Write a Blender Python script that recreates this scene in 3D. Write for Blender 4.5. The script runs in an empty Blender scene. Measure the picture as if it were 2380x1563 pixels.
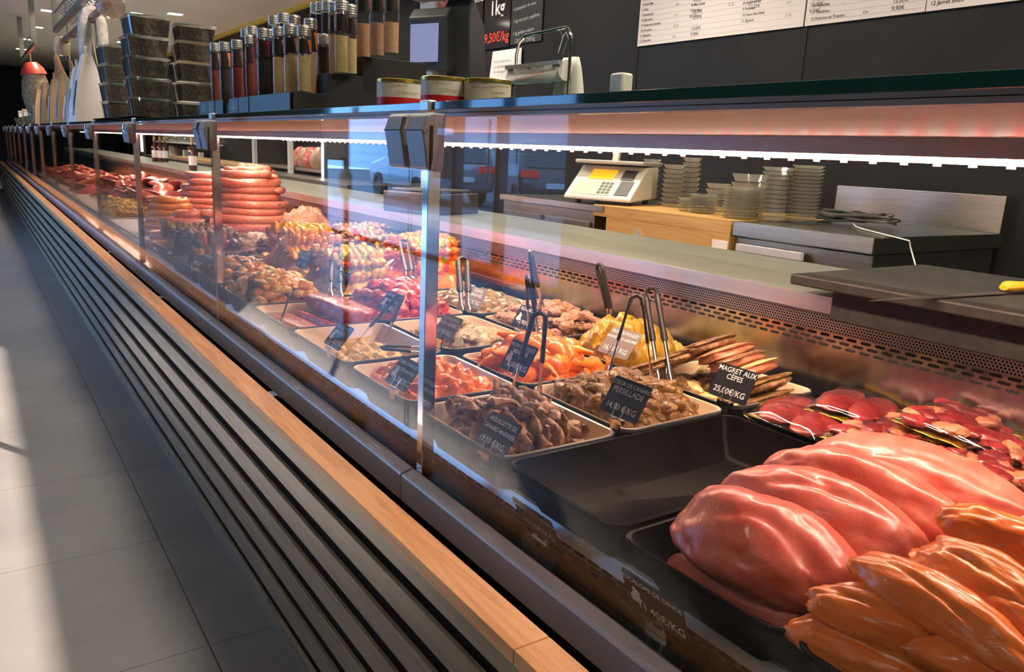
import bpy, bmesh, math, random
from mathutils import Vector, Matrix, noise
from math import sin, cos, pi, radians, sqrt
random.seed(7)
scene = bpy.context.scene
COL = scene.collection

# ------------------------------------------------------------------ camera
CAM_H = 1.18
F_PX = 1803.23
YAW, PITCH, ROLL = radians(34.9515), radians(13.1192), radians(2.8299)
_f = Vector((sin(YAW)*cos(PITCH), cos(YAW)*cos(PITCH), -sin(PITCH)))
_r = Vector((cos(YAW), -sin(YAW), 0)); _u = _r.cross(_f)
_r2 = _r*cos(ROLL)+_u*sin(ROLL); _u2 = -_r*sin(ROLL)+_u*cos(ROLL)
cd = bpy.data.cameras.new('camera'); cam = bpy.data.objects.new('camera', cd); COL.objects.link(cam)
cd.sensor_fit = 'HORIZONTAL'; cd.sensor_width = 36.0; cd.lens = F_PX/2380*36.0
cd.clip_start = 0.02; cd.clip_end = 200
cam.matrix_world = Matrix(((_r2.x, _u2.x, -_f.x, 0), (_r2.y, _u2.y, -_f.y, 0), (_r2.z, _u2.z, -_f.z, CAM_H), (0, 0, 0, 1)))
scene.camera = cam
def at(px, py, ax, v):
    """the point where the sight line through a photo pixel meets the plane axis=v"""
    d = _r2*((px-1190)/F_PX) + _u2*((781.5-py)/F_PX) + _f
    o = Vector((0, 0, CAM_H)); t = (v-o[ax])/d[ax]
    return o+d*t

# ------------------------------------------------------------------ light and exposure
scene.view_settings.view_transform = 'Standard'; scene.view_settings.look = 'None'
scene.view_settings.gamma = 1.0; scene.view_settings.use_curve_mapping = False
scene.view_settings.exposure = 0.12
w = bpy.data.worlds.new('sky'); scene.world = w; w.use_nodes = True
bg = w.node_tree.nodes['Background']; bg.inputs[0].default_value = (0.21, 0.46, 1.0, 1); bg.inputs[1].default_value = 18.0
sl = bpy.data.lights.new('sun', 'SUN'); sl.energy = 36.0; sl.color = (1.0, 0.80, 0.66); sl.angle = radians(0.5)
so = bpy.data.objects.new('sun', sl); COL.objects.link(so)
so.rotation_euler = Vector((2.984, -5.8, -2.37)).to_track_quat('-Z', 'Y').to_euler(); so.location = (-12, 14, 9)
WIN_X, WIN_Y0, WIN_Y1, WIN_Z = -2.8, 5.2, 10.9, 2.42
pl = bpy.data.lights.new('window_portal', 'AREA'); pl.shape = 'RECTANGLE'; pl.size = WIN_Y1-WIN_Y0; pl.size_y = WIN_Z
po = bpy.data.objects.new('window_portal', pl); COL.objects.link(po); pl.cycles.is_portal = True
po.location = (WIN_X-0.15, (WIN_Y0+WIN_Y1)/2, WIN_Z/2); po.rotation_euler = (0, radians(-90), 0)
po.rotation_euler = Vector((1, 0, 0)).to_track_quat('-Z', 'Z').to_euler()
CASE_LIGHT = 15.5      # watts of each strip bay inside the counter
CEIL_LIGHT = 20.0

# ------------------------------------------------------------------ materials
MATS = {}
def nodes(name):
    m = bpy.data.materials.new(name); m.use_nodes = True
    nt = m.node_tree; return m, nt, nt.nodes, nt.links, nt.nodes['Principled BSDF']
def ramp(nt, fac, stops):
    r = nt.nodes.new('ShaderNodeValToRGB'); cr = r.color_ramp
    while len(cr.elements) < len(stops): cr.elements.new(0.5)
    for e, (p, c) in zip(cr.elements, stops): e.position = p; e.color = (*c, 1)
    nt.links.new(fac, r.inputs[0]); return r.outputs[0]
def tex(nt, scale, detail=4, rough=0.55, coord='Object', stretch=(1, 1, 1), dist=0.0):
    tc = nt.nodes.new('ShaderNodeTexCoord'); mp = nt.nodes.new('ShaderNodeMapping')
    mp.inputs['Scale'].default_value = stretch
    nt.links.new(tc.outputs[coord], mp.inputs[0])
    n = nt.nodes.new('ShaderNodeTexNoise'); n.inputs['Scale'].default_value = scale
    n.inputs['Detail'].default_value = detail; n.inputs['Roughness'].default_value = rough; n.inputs['Distortion'].default_value = dist
    nt.links.new(mp.outputs[0], n.inputs['Vector']); return n.outputs[0]
def bump(nt, b, h, strength, dist=0.01):
    bn = nt.nodes.new('ShaderNodeBump'); bn.inputs['Strength'].default_value = strength; bn.inputs['Distance'].default_value = dist
    nt.links.new(h, bn.inputs['Height']); nt.links.new(bn.outputs[0], b.inputs['Normal']); return bn
def plain(name, col, rough=0.5, metal=0.0, emit=None, estr=0.0, coat=0.0, spec=0.5):
    if name in MATS: return MATS[name]
    m, nt, N, L, b = nodes(name)
    b.inputs['Base Color'].default_value = (*col, 1); b.inputs['Roughness'].default_value = rough
    b.inputs['Metallic'].default_value = metal; b.inputs['Coat Weight'].default_value = coat
    b.inputs['Specular IOR Level'].default_value = spec
    if emit: b.inputs['Emission Color'].default_value = (*emit, 1); b.inputs['Emission Strength'].default_value = estr
    MATS[name] = m; return m
def varied(name, stops, scale, rough=0.5, metal=0.0, bstr=0.0, bdist=0.002, stretch=(1, 1, 1), detail=5, coat=0.0, sss=0.0, dist=0.0, bscale=None, coord='Object', rvar=0.0, spec=0.5):
    if name in MATS: return MATS[name]
    m, nt, N, L, b = nodes(name)
    t = tex(nt, scale, detail, 0.55, coord, stretch, dist)
    L.new(ramp(nt, t, stops), b.inputs['Base Color'])
    b.inputs['Roughness'].default_value = rough; b.inputs['Metallic'].default_value = metal
    b.inputs['Coat Weight'].default_value = coat; b.inputs['Coat Roughness'].default_value = 0.12
    b.inputs['Specular IOR Level'].default_value = spec
    if sss: b.inputs['Subsurface Weight'].default_value = sss; b.inputs['Subsurface Radius'].default_value = (0.012, 0.004, 0.002); b.inputs['Subsurface Scale'].default_value = 0.8
    if rvar:
        mr = N.new('ShaderNodeMapRange'); mr.inputs[3].default_value = max(0.02, rough-rvar); mr.inputs[4].default_value = rough+rvar
        L.new(tex(nt, scale*0.6, 3, 0.5, coord, stretch), mr.inputs[0]); L.new(mr.outputs[0], b.inputs['Roughness'])
    if bstr: bump(nt, b, tex(nt, bscale or scale*2.2, 4, 0.6, coord, stretch, dist), bstr, bdist)
    MATS[name] = m; return m
def meat(name, c1, c2, c3, scale=40, rough=0.36, bstr=0.5, coat=0.28, sss=0.12, bdist=0.004, bscale=None, stretch=(1, 1, 1), dist=0.6):
    return varied(name, [(0.30, c1), (0.5, c2), (0.68, c3)], scale, rough, 0, bstr, bdist, stretch, 5, coat, sss, dist, bscale)
def glassy(name, tint=(1, 1, 1), rough=0.0, ior=1.5, haze=0.0, hcol=(0.8, 0.85, 0.85), base_f=0.045):
    """clear sheet: see-through body, reflections by Fresnel, a little milky haze for worn plastic"""
    if name in MATS: return MATS[name]
    m = bpy.data.materials.new(name); m.use_nodes = True; nt = m.node_tree; N = nt.nodes; L = nt.links
    N.remove(N['Principled BSDF']); out = N['Material Output']
    tr = N.new('ShaderNodeBsdfTransparent'); tr.inputs[0].default_value = (*tint, 1)
    gl = N.new('ShaderNodeBsdfGlossy'); gl.inputs['Roughness'].default_value = rough; gl.inputs[0].default_value = (1, 1, 1, 1)
    lw = N.new('ShaderNodeLayerWeight'); lw.inputs[0].default_value = 0.5
    pw = N.new('ShaderNodeMath'); pw.operation = 'POWER'; pw.inputs[1].default_value = 5.0; L.new(lw.outputs['Facing'], pw.inputs[0])
    fr = N.new('ShaderNodeMath'); fr.operation = 'MULTIPLY_ADD'; fr.inputs[1].default_value = 0.90; fr.inputs[2].default_value = base_f; L.new(pw.outputs[0], fr.inputs[0])
    mx = N.new('ShaderNodeMixShader'); L.new(fr.outputs[0], mx.inputs[0]); L.new(gl.outputs[0], mx.inputs[2])
    if haze:
        df = N.new('ShaderNodeBsdfDiffuse'); df.inputs[0].default_value = (*hcol, 1)
        m2 = N.new('ShaderNodeMixShader'); m2.inputs[0].default_value = haze
        L.new(tr.outputs[0], m2.inputs[1]); L.new(df.outputs[0], m2.inputs[2]); L.new(m2.outputs[0], mx.inputs[1])
    else: L.new(tr.outputs[0], mx.inputs[1])
    L.new(mx.outputs[0], out.inputs[0]); MATS[name] = m; return m

def wood(name, stops, rough=0.45, along=1):
    st = [14, 14, 14]; st[along] = 0.9
    return varied(name, stops, 3.2, rough, 0, 0.25, 0.001, tuple(st), 6, 0.0, 0, 1.2)
OAK_WARMLIT = wood('oak', [(0.3, (0.66, 0.30, 0.10)), (0.5, (0.80, 0.41, 0.155)), (0.7, (0.88, 0.51, 0.22))])  # same oak as the slats, with the warm strip light put into its colour
SLAT_SKYLIT = wood('oak_slat_skylit', [(0.3, (0.18, 0.145, 0.095)), (0.5, (0.255, 0.21, 0.14)), (0.7, (0.32, 0.27, 0.185))])  # same oak as the ledge, with grey sky light put into its colour
BLACK = plain('black_board', (0.02, 0.014, 0.011), 0.7)
STEEL = varied('brushed_steel', [(0.35, (0.30, 0.30, 0.27)), (0.65, (0.35, 0.35, 0.32))], 6, 0.30, 1.0, 0.03, 0.0004, (12, 0.6, 12), 4, rvar=0.05)
STEELD = varied('dull_steel', [(0.35, (0.24, 0.23, 0.22)), (0.65, (0.29, 0.28, 0.26))], 6, 0.36, 1.0, 0.03, 0.0004, (12, 0.6, 12), 4)
WORKTOP = varied('worktop_steel', [(0.35, (0.20, 0.205, 0.17)), (0.65, (0.24, 0.245, 0.21))], 5, 0.45, 0.6, 0.05, 0.0006, (6, 0.6, 6), 4)
CHROME = plain('chrome', (0.82, 0.80, 0.78), 0.07, 1.0)
ALU = plain('aluminium_rail', (0.50, 0.50, 0.54), 0.42, 0.25)
ALUL = plain('aluminium_bracket', (0.30, 0.31, 0.33), 0.42, 0.4)
GLASS = glassy('clear_glass', (0.985, 0.995, 0.99), base_f=0.02)
SHELFG = plain('green_shelf_glass', (0.006, 0.055, 0.048), 0.05, 0, coat=0.5)
BPLAST = varied('black_tray_plastic', [(0.4, (0.0035, 0.003, 0.003)), (0.7, (0.0075, 0.0065, 0.006))], 12, 0.32, 0, 0.04, 0.0005, rvar=0.05, spec=0.12)
BPLAST.node_tree.nodes['Principled BSDF'].inputs['IOR'].default_value = 1.22
TRAYOUT = plain('tray_outside', (0.085, 0.085, 0.09), 0.35)
TRAYIN = plain('tray_inside_cream', (0.66, 0.50, 0.34), 0.3, coat=0.3)
CARD = plain('slate_card', (0.016, 0.016, 0.018), 0.32)
CARDG = plain('grey_card', (0.22, 0.19, 0.18), 0.35)
CHALK = plain('chalk_white', (0.85, 0.84, 0.82), 0.7)
REDI = plain('red_ink', (0.75, 0.05, 0.03), 0.6)
GRIP = plain('black_grip', (0.02, 0.018, 0.017), 0.45)
PAPERW = plain('white_paper', (0.75, 0.74, 0.72), 0.7)
WALLB = varied('black_wall_panel', [(0.4, (0.010, 0.0105, 0.010)), (0.7, (0.015, 0.0155, 0.015))], 3, 0.5, spec=.25)
PLAS = glassy('clear_plastic', (0.96, 0.98, 0.97), 0.05, 1.5, 0.025, (0.8, 0.82, 0.78))

# ------------------------------------------------------------------ mesh helpers
class MB:
    def __init__(s): s.bm = bmesh.new(); s.mi = 0
    def _v(s, pts): return [s.bm.verts.new(p) for p in pts]
    def face(s, vs):
        try: f = s.bm.faces.new(vs); f.material_index = s.mi; return f
        except ValueError: return None
    def box(s, x0, y0, z0, x1, y1, z1, R=None):
        P = [(x, y, z) for z in (z0, z1) for y in (y0, y1) for x in (x0, x1)]
        if R is not None: P = [R @ Vector(p) for p in P]
        v = s._v(P)
        for f in ((0, 2, 3, 1), (4, 5, 7, 6), (0, 1, 5, 4), (2, 6, 7, 3), (0, 4, 6, 2), (1, 3, 7, 5)): s.face([v[i] for i in f])
        return s
    def loft(s, rings, cap0=True, cap1=True, close=True):
        R = [s._v(r) for r in rings]; n = len(R[0])
        for a, b in zip(R, R[1:]):
            for i in range(n if close else n-1):
                j = (i+1) % n; s.face([a[i], a[j], b[j], b[i]])
        if cap0: s.face(R[0][::-1])
        if cap1: s.face(R[-1])
        return s
    def tube(s, pts, r, seg=8, closed=False, flat=1.0, caps=True):
        P = [Vector(p) for p in pts]; n = len(P)
        rr = r if hasattr(r, '__len__') else [r]*n
        rings = []; up = None
        for i in range(n):
            if closed: t = (P[(i+1) % n]-P[i-1])
            else: t = P[min(i+1, n-1)]-P[max(i-1, 0)]
            t = t.normalized() if t.length > 1e-9 else Vector((0, 0, 1))
            if up is None:
                up = Vector((0, 0, 1)) if abs(t.z) < 0.9 else Vector((1, 0, 0))
            a = t.cross(up)
            a = a.normalized() if a.length > 1e-6 else t.orthogonal().normalized()
            up = a.cross(t).normalized()
            rings.append([P[i]+a*(rr[i]*cos(2*pi*k/seg))+up*(rr[i]*flat*sin(2*pi*k/seg)) for k in range(seg)])
        if closed: rings.append(rings[0]); return s.loft(rings, False, False)
        return s.loft(rings, caps, caps)
    def lathe(s, prof, seg=24, c=(0, 0, 0), caps=True):
        return s.loft([[(c[0]+r*cos(2*pi*k/seg), c[1]+r*sin(2*pi*k/seg), c[2]+z) for k in range(seg)] for r, z in prof], caps, caps)
    def prism(s, poly, ax, a, b):
        def mk(p, t):
            q = list(p); q.insert(ax, t); return tuple(q)
        return s.loft([[mk(p, a) for p in poly], [mk(p, b) for p in poly]])
    def add(s, me, M):
        n0 = len(s.bm.verts); f0 = len(s.bm.faces)
        s.bm.from_mesh(me); s.bm.verts.ensure_lookup_table(); s.bm.faces.ensure_lookup_table()
        for v in s.bm.verts[n0:]: v.co = M @ v.co
        for f in s.bm.faces[f0:]: f.material_index = s.mi
        return s
    def text(s, t, size, loc, xd=(0, -1, 0), yd=(0, 0, 1), align='CENTER', ext=0.0003, bold=0.0):
        me = text_mesh(t, align, bold)
        x = Vector(xd).normalized(); y = Vector(yd).normalized(); z = x.cross(y)
        M = Matrix(((x.x*size, y.x*size, z.x*size, loc[0]), (x.y*size, y.y*size, z.y*size, loc[1]), (x.z*size, y.z*size, z.z*size, loc[2]), (0, 0, 0, 1)))
        return s.add(me, M)
_tc = {}
def text_mesh(t, align, bold=0.0):
    k = (t, align, bold)
    if k in _tc: return _tc[k]
    c = bpy.data.curves.new('txt', 'FONT'); c.body = t; c.align_x = align; c.size = 1.0; c.offset = bold; c.resolution_u = 3
    o = bpy.data.objects.new('txt', c)
    COL.objects.link(o); dg = bpy.context.evaluated_depsgraph_get()
    me = bpy.data.meshes.new_from_object(o.evaluated_get(dg)); bpy.data.objects.remove(o); bpy.data.curves.remove(c)
    _tc[k] = me; return me
def build(name, mb, mats, parent=None, smooth=True, bevel=0.0, loc=None, ang=40, sub=0):
    me = bpy.data.meshes.new(name)
    bmesh.ops.recalc_face_normals(mb.bm, faces=mb.bm.faces[:]) if not getattr(mb, 'keep', False) else None
    mb.bm.to_mesh(me); mb.bm.free()
    for m in (mats if isinstance(mats, (list, tuple)) else [mats]): me.materials.append(m)
    o = bpy.data.objects.new(name, me); COL.objects.link(o)
    if smooth:
        me.shade_smooth() if hasattr(me, 'shade_smooth') else None
        me.set_sharp_from_angle(angle=radians(ang))
    if bevel:
        b = o.modifiers.new('bevel', 'BEVEL'); b.width = bevel; b.segments = 2; b.limit_method = 'ANGLE'
    if sub:
        q = o.modifiers.new('sub', 'SUBSURF'); q.levels = sub; q.render_levels = sub
    if parent: o.parent = parent
    elif loc is not None: o.location = loc
    else:
        co = [v.co for v in me.vertices]
        c = Vector(((min(v.x for v in co)+max(v.x for v in co))/2, (min(v.y for v in co)+max(v.y for v in co))/2, min(v.z for v in co)))
        me.transform(Matrix.Translation(-c)); o.location = c
    return o
def tag(o, label=None, cat=None, group=None, kind=None):
    if label: o['label'] = label
    if cat: o['category'] = cat
    if group: o['group'] = group
    if kind: o['kind'] = kind
    return o
def thing(name, label, cat, loc=(0, 0, 0), rz=0.0, group=None, rot=None):
    o = bpy.data.objects.new(name, None); COL.objects.link(o); o.empty_display_size = 0.03
    o.location = loc; o.rotation_euler = rot if rot is not None else (0, 0, rz)
    return tag(o, label, cat, group)
def dup(o, loc=None, rot=None, label=None, group=None, parent=None, scale=None):
    c = o.copy(); COL.objects.link(c); c.parent = parent
    if loc is not None: c.location = loc
    if rot is not None: c.rotation_euler = rot
    if scale is not None: c.scale = scale
    if label: c['label'] = label
    if group: c['group'] = group
    for ch in KIDS.get(o.name, []) or [k for k in o.children]: dup(ch, parent=c)
    return c
KIDS = {}
def struct(name, mb, mat, parent=None, **k):
    o = build(name, mb, mat, parent, **k)
    if not parent: o['kind'] = 'structure'
    return o
def fbm(p, s=1.0, o=3):
    v = 0; a = 1
    for i in range(o): v += a*noise.noise(Vector(p)*s); s *= 2.1; a *= 0.5
    return v
def rrect(x0, x1, y0, y1, r, z, n=5):
    out = []
    for cx, cy, a0 in ((x1-r, y1-r, 0), (x0+r, y1-r, 90), (x0+r, y0+r, 180), (x1-r, y0+r, 270)):
        for k in range(n+1):
            a = radians(a0+90*k/n); out.append((cx+r*cos(a), cy+r*sin(a), z))
    return out
def blob_mb(sx, sy, sz, amp=0.15, fs=2.0, seed=0, sub=3, bend=0.0, flatb=0.0, pinch=0.0, oct_=3):
    mb = MB(); bmesh.ops.create_icosphere(mb.bm, subdivisions=sub, radius=1.0)
    so_ = Vector((seed*7.3, seed*3.1, seed*1.7))
    for v in mb.bm.verts:
        p = v.co.copy(); d = 1+amp*fbm(p+so_, fs, oct_)
        p *= d
        if pinch: k = 1-pinch*(p.x*0.5+0.5); p.y *= k; p.z *= k
        if p.z < 0 and flatb: p.z *= (1-flatb)
        p.z += -bend*p.x*p.x
        v.co = Vector((p.x*sx, p.y*sy, p.z*sz))
    return mb

# ================================================================== THE ROOM
Y_NEAR, Y_FAR, X_WALL, Z_CEIL = -2.2, 25.0, 3.5, 2.82
def floor_mat():
    m, nt, N, L, b = nodes('floor_tiles')
    tc = N.new('ShaderNodeTexCoord'); sp = N.new('ShaderNodeSeparateXYZ'); L.new(tc.outputs['Object'], sp.inputs[0])
    def line(sock, off, wdt):
        a = N.new('ShaderNodeMath'); a.operation = 'ADD'; a.inputs[1].default_value = off; L.new(sock, a.inputs[0])
        f = N.new('ShaderNodeMath'); f.operation = 'FLOORED_MODULO'; f.inputs[1].default_value = 0.6; L.new(a.outputs[0], f.inputs[0])
        c = N.new('ShaderNodeMath'); c.operation = 'LESS_THAN'; c.inputs[1].default_value = wdt; L.new(f.outputs[0], c.inputs[0]); return c.outputs[0]
    gx = line(sp.outputs[0], 0.6-0.373+0.0022, 0.0044); gy = line(sp.outputs[1], 0.6*4-2.337+0.0012, 0.0024)
    mx = N.new('ShaderNodeMath'); mx.operation = 'MAXIMUM'; L.new(gx, mx.inputs[0]); L.new(gy, mx.inputs[1])
    base = ramp(nt, tex(nt, 1.6, 6, 0.65), [(0.35, (0.145, 0.137, 0.138)), (0.65, (0.20, 0.190, 0.190))])
    mix = N.new('ShaderNodeMix'); mix.data_type = 'RGBA'; L.new(mx.outputs[0], mix.inputs[0]); L.new(base, mix.inputs[6]); mix.inputs[7].default_value = (0.03, 0.026, 0.025, 1)
    L.new(mix.outputs[2], b.inputs['Base Color']); b.inputs['Roughness'].default_value = 0.42
    bump(nt, b, tex(nt, 14, 5, 0.6), 0.06, 0.002); return m
o = MB(); o.box(-2.8, Y_NEAR, -0.08, X_WALL, Y_FAR, 0.0)
fl = build('floor', o, floor_mat(), loc=(0, 0, 0), smooth=False); fl['kind'] = 'structure'
CEILM = varied('ceiling_plaster', [(0.4, (0.80, 0.74, 0.64)), (0.7, (0.86, 0.80, 0.70))], 1.2, 0.8)
o = MB(); o.box(-2.8, Y_NEAR, Z_CEIL, X_WALL, Y_FAR, Z_CEIL+0.1); struct('ceiling', o, CEILM, smooth=False)
o = MB(); o.box(X_WALL, Y_NEAR, -0.08, X_WALL+0.15, Y_FAR, Z_CEIL+0.1); struct('wall_right', o, WALLB, smooth=False)
o = MB(); o.box(-2.8, Y_FAR, -0.08, X_WALL, Y_FAR+0.15, Z_CEIL+0.1); struct('wall_far', o, WALLB, smooth=False)
PLASTER = plain('warm_plaster', (0.33, 0.28, 0.24), 0.8)
o = MB(); o.box(-2.8, Y_NEAR-0.15, -0.08, X_WALL, Y_NEAR, Z_CEIL+0.1); struct('wall_near', o, PLASTER, smooth=False)
o = MB()
o.box(-2.95, Y_NEAR, -0.08, -2.8, WIN_Y0, Z_CEIL+0.1); o.box(-2.95, WIN_Y1, -0.08, -2.8, Y_FAR, Z_CEIL+0.1)
o.box(-2.95, WIN_Y0, WIN_Z, -2.8, WIN_Y1, Z_CEIL+0.1); struct('wall_left', o, plain('dark_plaster', (0.12, 0.10, 0.09), 0.8), smooth=False)
o = MB(); o.box(X_WALL-0.05, Y_NEAR, Z_CEIL-0.05, X_WALL, Y_FAR, Z_CEIL); struct('trim_1', o, plain('yellow_trim', (0.72, 0.52, 0.06), 0.5), smooth=False)
# storefront window, glazed door, outside
FRAME = plain('anthracite_frame', (0.03, 0.03, 0.033), 0.4)
wf = MB()
for y in (WIN_Y0, WIN_Y1-0.06): wf.box(-2.92, y, 0, -2.84, y+0.06, WIN_Z)
wf.box(-2.92, WIN_Y0, WIN_Z-0.05, -2.84, WIN_Y1, WIN_Z); wf.box(-2.92, WIN_Y0, 0, -2.84, WIN_Y1, 0.06)
wr = struct('window_1', wf, FRAME, smooth=False)
g = MB(); g.box(-2.885, WIN_Y0+.06, .06, -2.877, 6.25, WIN_Z-.05); g.box(-2.885, 7.15, .06, -2.877, WIN_Y1-.06, WIN_Z-.05)
q = build('pane', g, GLASS, smooth=False); q.parent = wr; q.location = q.location-wr.location
df = MB()
for y in (6.25, 7.07): df.box(-2.93, y, 0.01, -2.83, y+0.08, WIN_Z-.05)
df.box(-2.93, 6.33, 0.01, -2.83, 7.07, 0.12)
dr = struct('door_1', df, FRAME, smooth=False)
g = MB(); g.box(-2.885, 6.33, .12, -2.877, 7.07, WIN_Z-.05); q = build('pane', g, GLASS, smooth=False); q.parent = dr; q.location = q.location-dr.location
h = MB(); h.tube([(-2.80, 6.40, 0.9), (-2.80, 6.40, 1.5)], 0.015); q = build('handle', h, CHROME); q.parent = dr; q.location = q.location-dr.location
for (y0, z0, y1, z1, lb) in ((7.20, 1.42, 7.62, 1.85, 'pale blue notice sheet stuck on the shop window, upper one'), (7.20, 0.9, 7.62, 1.35, 'pale blue notice sheet with red foot band on the shop window, lower one')):
    p = MB(); p.box(-2.872, y0, z0, -2.869, y1, z1); pr = build('notice_sheet', p, plain('notice_blue', (0.45, 0.55, 0.75), 0.6), smooth=False); tag(pr, lb, 'poster')
ST = varied('asphalt', [(0.4, (0.10, 0.10, 0.10)), (0.7, (0.15, 0.15, 0.15))], 3, 0.9)
o = MB(); o.box(-40, -20, -0.25, -2.95, 45, -0.1); struct('floor_street', o, ST, smooth=False)
o = MB(); o.box(-6.2, -20, -0.25, -2.95, 45, -0.02); tag(build('pavement', o, varied('pavement', [(0.4, (0.30, 0.29, 0.27)), (0.7, (0.38, 0.37, 0.35))], 2, 0.9), smooth=False), kind='structure')
o = MB()
for z in range(25): o.box(-21.9+0.02, -25, 0.1+z*0.68, -21.85, 75, 0.16+z*0.68)
o.box(-26, -25, -0.25, -21.9, 75, 17.3)  # height and length shaped to block all but a strip of low sun
tag(build('building', o, plain('pale_cladding', (0.36, 0.42, 0.43), 0.8), smooth=False), 'pale clad building across the street, seen mirrored in the front glass', 'building')
def car(loc, rz, label, col):
    t = thing('car', label, 'car', loc, rz)
    pts = [(-2.15, .35), (-2.2, .75), (-2.1, 1.0), (-1.9, 1.45), (-1.5, 1.58), (.3, 1.6), (.95, 1.1), (2.0, .92), (2.15, .6), (2.1, .3)]
    b = MB(); b.prism([(x, z) for x, z in pts], 1, -.86, .86)
    build('body', b, plain('car_paint_%s' % rz, col, 0.2, 0.3, coat=1.0), t, bevel=0.08)
    g = MB(); g.prism([(-2.12, 1.05), (-1.93, 1.43), (-1.905, 1.44), (-2.08, 1.03)], 1, -.68, .68)
    g.box(-1.6, -.875, 1.08, .5, -.865, 1.45); g.box(-1.6, .865, 1.08, .5, .875, 1.45); build('window', g, plain('car_glass', (0.03, 0.06, 0.07), 0.05), t, smooth=False)
    for s in (-1, 1):
        l = MB(); l.box(-2.24, s*.62-.2, .82, -2.10, s*.62+.2, .98); build('tail_light', l, plain('tail_red', (0.7, 0.02, 0.02), 0.2, emit=(1, .05, .03), estr=1.5), t, smooth=False)
    p = MB(); p.box(-2.235, -.26, .6, -2.19, .26, .72); build('number_plate', p, PAPERW, t, smooth=False)
    for x in (-1.35, 1.35):
        for s in (-1, 1):
            wl = MB()
            wl.loft([[(x+r*cos(2*pi*k/20), y, .33+r*sin(2*pi*k/20)) for k in range(20)] for r, y in ((.20, s*.70), (.33, s*.70), (.33, s*.90), (.22, s*.90), (.19, s*.86), (.06, s*.88))])
            build('wheel', wl, plain('tyre', (0.03, 0.03, 0.03), 0.6), t)
car((-10.3, 15.6, -0.1), radians(118), 'black hatchback parked outside, red tail lights mirrored in the front glass', (0.03, 0.035, 0.04))
car((-8.6, 18.4, -0.1), radians(95), 'grey car parked left of the black hatchback outside, mirrored in the front glass', (0.25, 0.27, 0.28))

# ceiling lamps
k = 0
for X in (1.10, 2.48, -.30, -1.7):  # customer-side rows are added out of view to brighten the shelf fronts
    for i in range(11):
        Y = (2.3 if X != 2.48 else 1.0)+i*2.17-4.34
        if Y < Y_NEAR+.2 or (X < 0 and i > 5): continue
        side = {1.10: 'row above the counter', 2.48: 'row beside the wall'}.get(X, 'added unseen row above the customers' if X > -1 else 'added unseen row by the shop window')
        ordn = ['first', 'second', 'third', 'fourth', 'fifth', 'sixth', 'seventh', 'eighth', 'ninth', 'tenth', 'farthest'][i]
        t = thing('ceiling_light', 'square recessed ceiling light, %s in the %s' % (ordn, side), 'light', (X, Y, Z_CEIL), 0, 'recessed ceiling lights')
        f = MB(); f.loft([rrect(-.11, .11, -.11, .11, .02, z) if r else rrect(-.09, .09, -.09, .09, .015, z) for r, z in ((1, 0.0), (1, -.008), (0, -.008), (0, -.002))], False, False)
        build('frame', f, plain('lamp_frame', (0.8, 0.8, 0.78), 0.5), t)
        d = MB(); d.loft([rrect(-.09, .09, -.09, .09, .015, -.004), rrect(-.09, .09, -.09, .09, .015, -.001)])
        build('diffuser', d, plain('lamp_glow', (1, 1, 1), 0.5, emit=(1.0, 0.9, 0.74), estr=14), t)
        al = bpy.data.lights.new('lamp', 'AREA'); al.size = 0.17; al.energy = CEIL_LIGHT*(.07 if X < 0 else 1.5 if X > 2 else .9); al.color = (1.0, 0.86, 0.68); al.spread = radians(150)
        ao = bpy.data.objects.new('lamp', al); COL.objects.link(ao); ao.parent = t; ao.location = (0, 0, -.012)
        k += 1

# ================================================================== THE COUNTER
YA, YB = -1.73, 19.27          # bays of 1.5 m, a post and bracket at every joint
JOINTS = [1.27+1.5*k for k in range(-2, 13)]
XP, XG, ZD = 0.524, 0.65, 0.57
cab = thing('counter_base', 'long slatted oak counter base with a flat oak ledge on top', 'counter', (XP, YA, 0))
def cpart(name, mb, mat, parent=cab, **k):
    o_ = build(name, mb, mat, None, loc=(0, 0, 0), **k); o_.parent = parent
    o_.location = -Vector(parent.location) if parent.parent is None else (0, 0, 0); return o_
c = MB(); c.box(XP+.009, YA, 0.0, XP+.030, YB, 0.506); cpart('backing_board', c, plain('backing_brown', (0.010, 0.006, 0.004), 0.9, spec=.1), smooth=False)
for i in range(6):
    z0 = 0.085*i; off = (2.41, 4.6, 3.5, 1.95, 2.41, 3.1)[i]
    c = MB(); y = off-2.44*3; ys = [YA]+[y+2.44*j for j in range(12) if YA < y+2.44*j < YB]+[YB]
    for a, b_ in zip(ys, ys[1:]): c.box(XP, a+.001, z0, XP+.009, b_-.001, z0+.052)
    cpart('slat', c, SLAT_SKYLIT, smooth=False, bevel=0.001)
c = MB(); c.box(XP, YA, 0.507, XP+.012, YB, 0.5595); cpart('fascia_board', c, SLAT_SKYLIT, smooth=False)
c = MB(); y = YA
for y0 in [YA]+[3.15+2.44*j for j in range(-1, 7)]:
    c.box(XP-.001, y0, 0.5375, XP+.056, min(YB, (y0+2.4385) if y0 > YA else 0.7085), 0.56)
cpart('ledge', c, OAK_WARMLIT, smooth=False, bevel=0.001)

case = thing('display_counter', 'long refrigerated glass display counter with steel deck and green glass shelf', 'display counter', (XG, YA, 0))
def K(name, mb, mat, **k): return cpart(name, mb, mat, case, **k)
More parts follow.
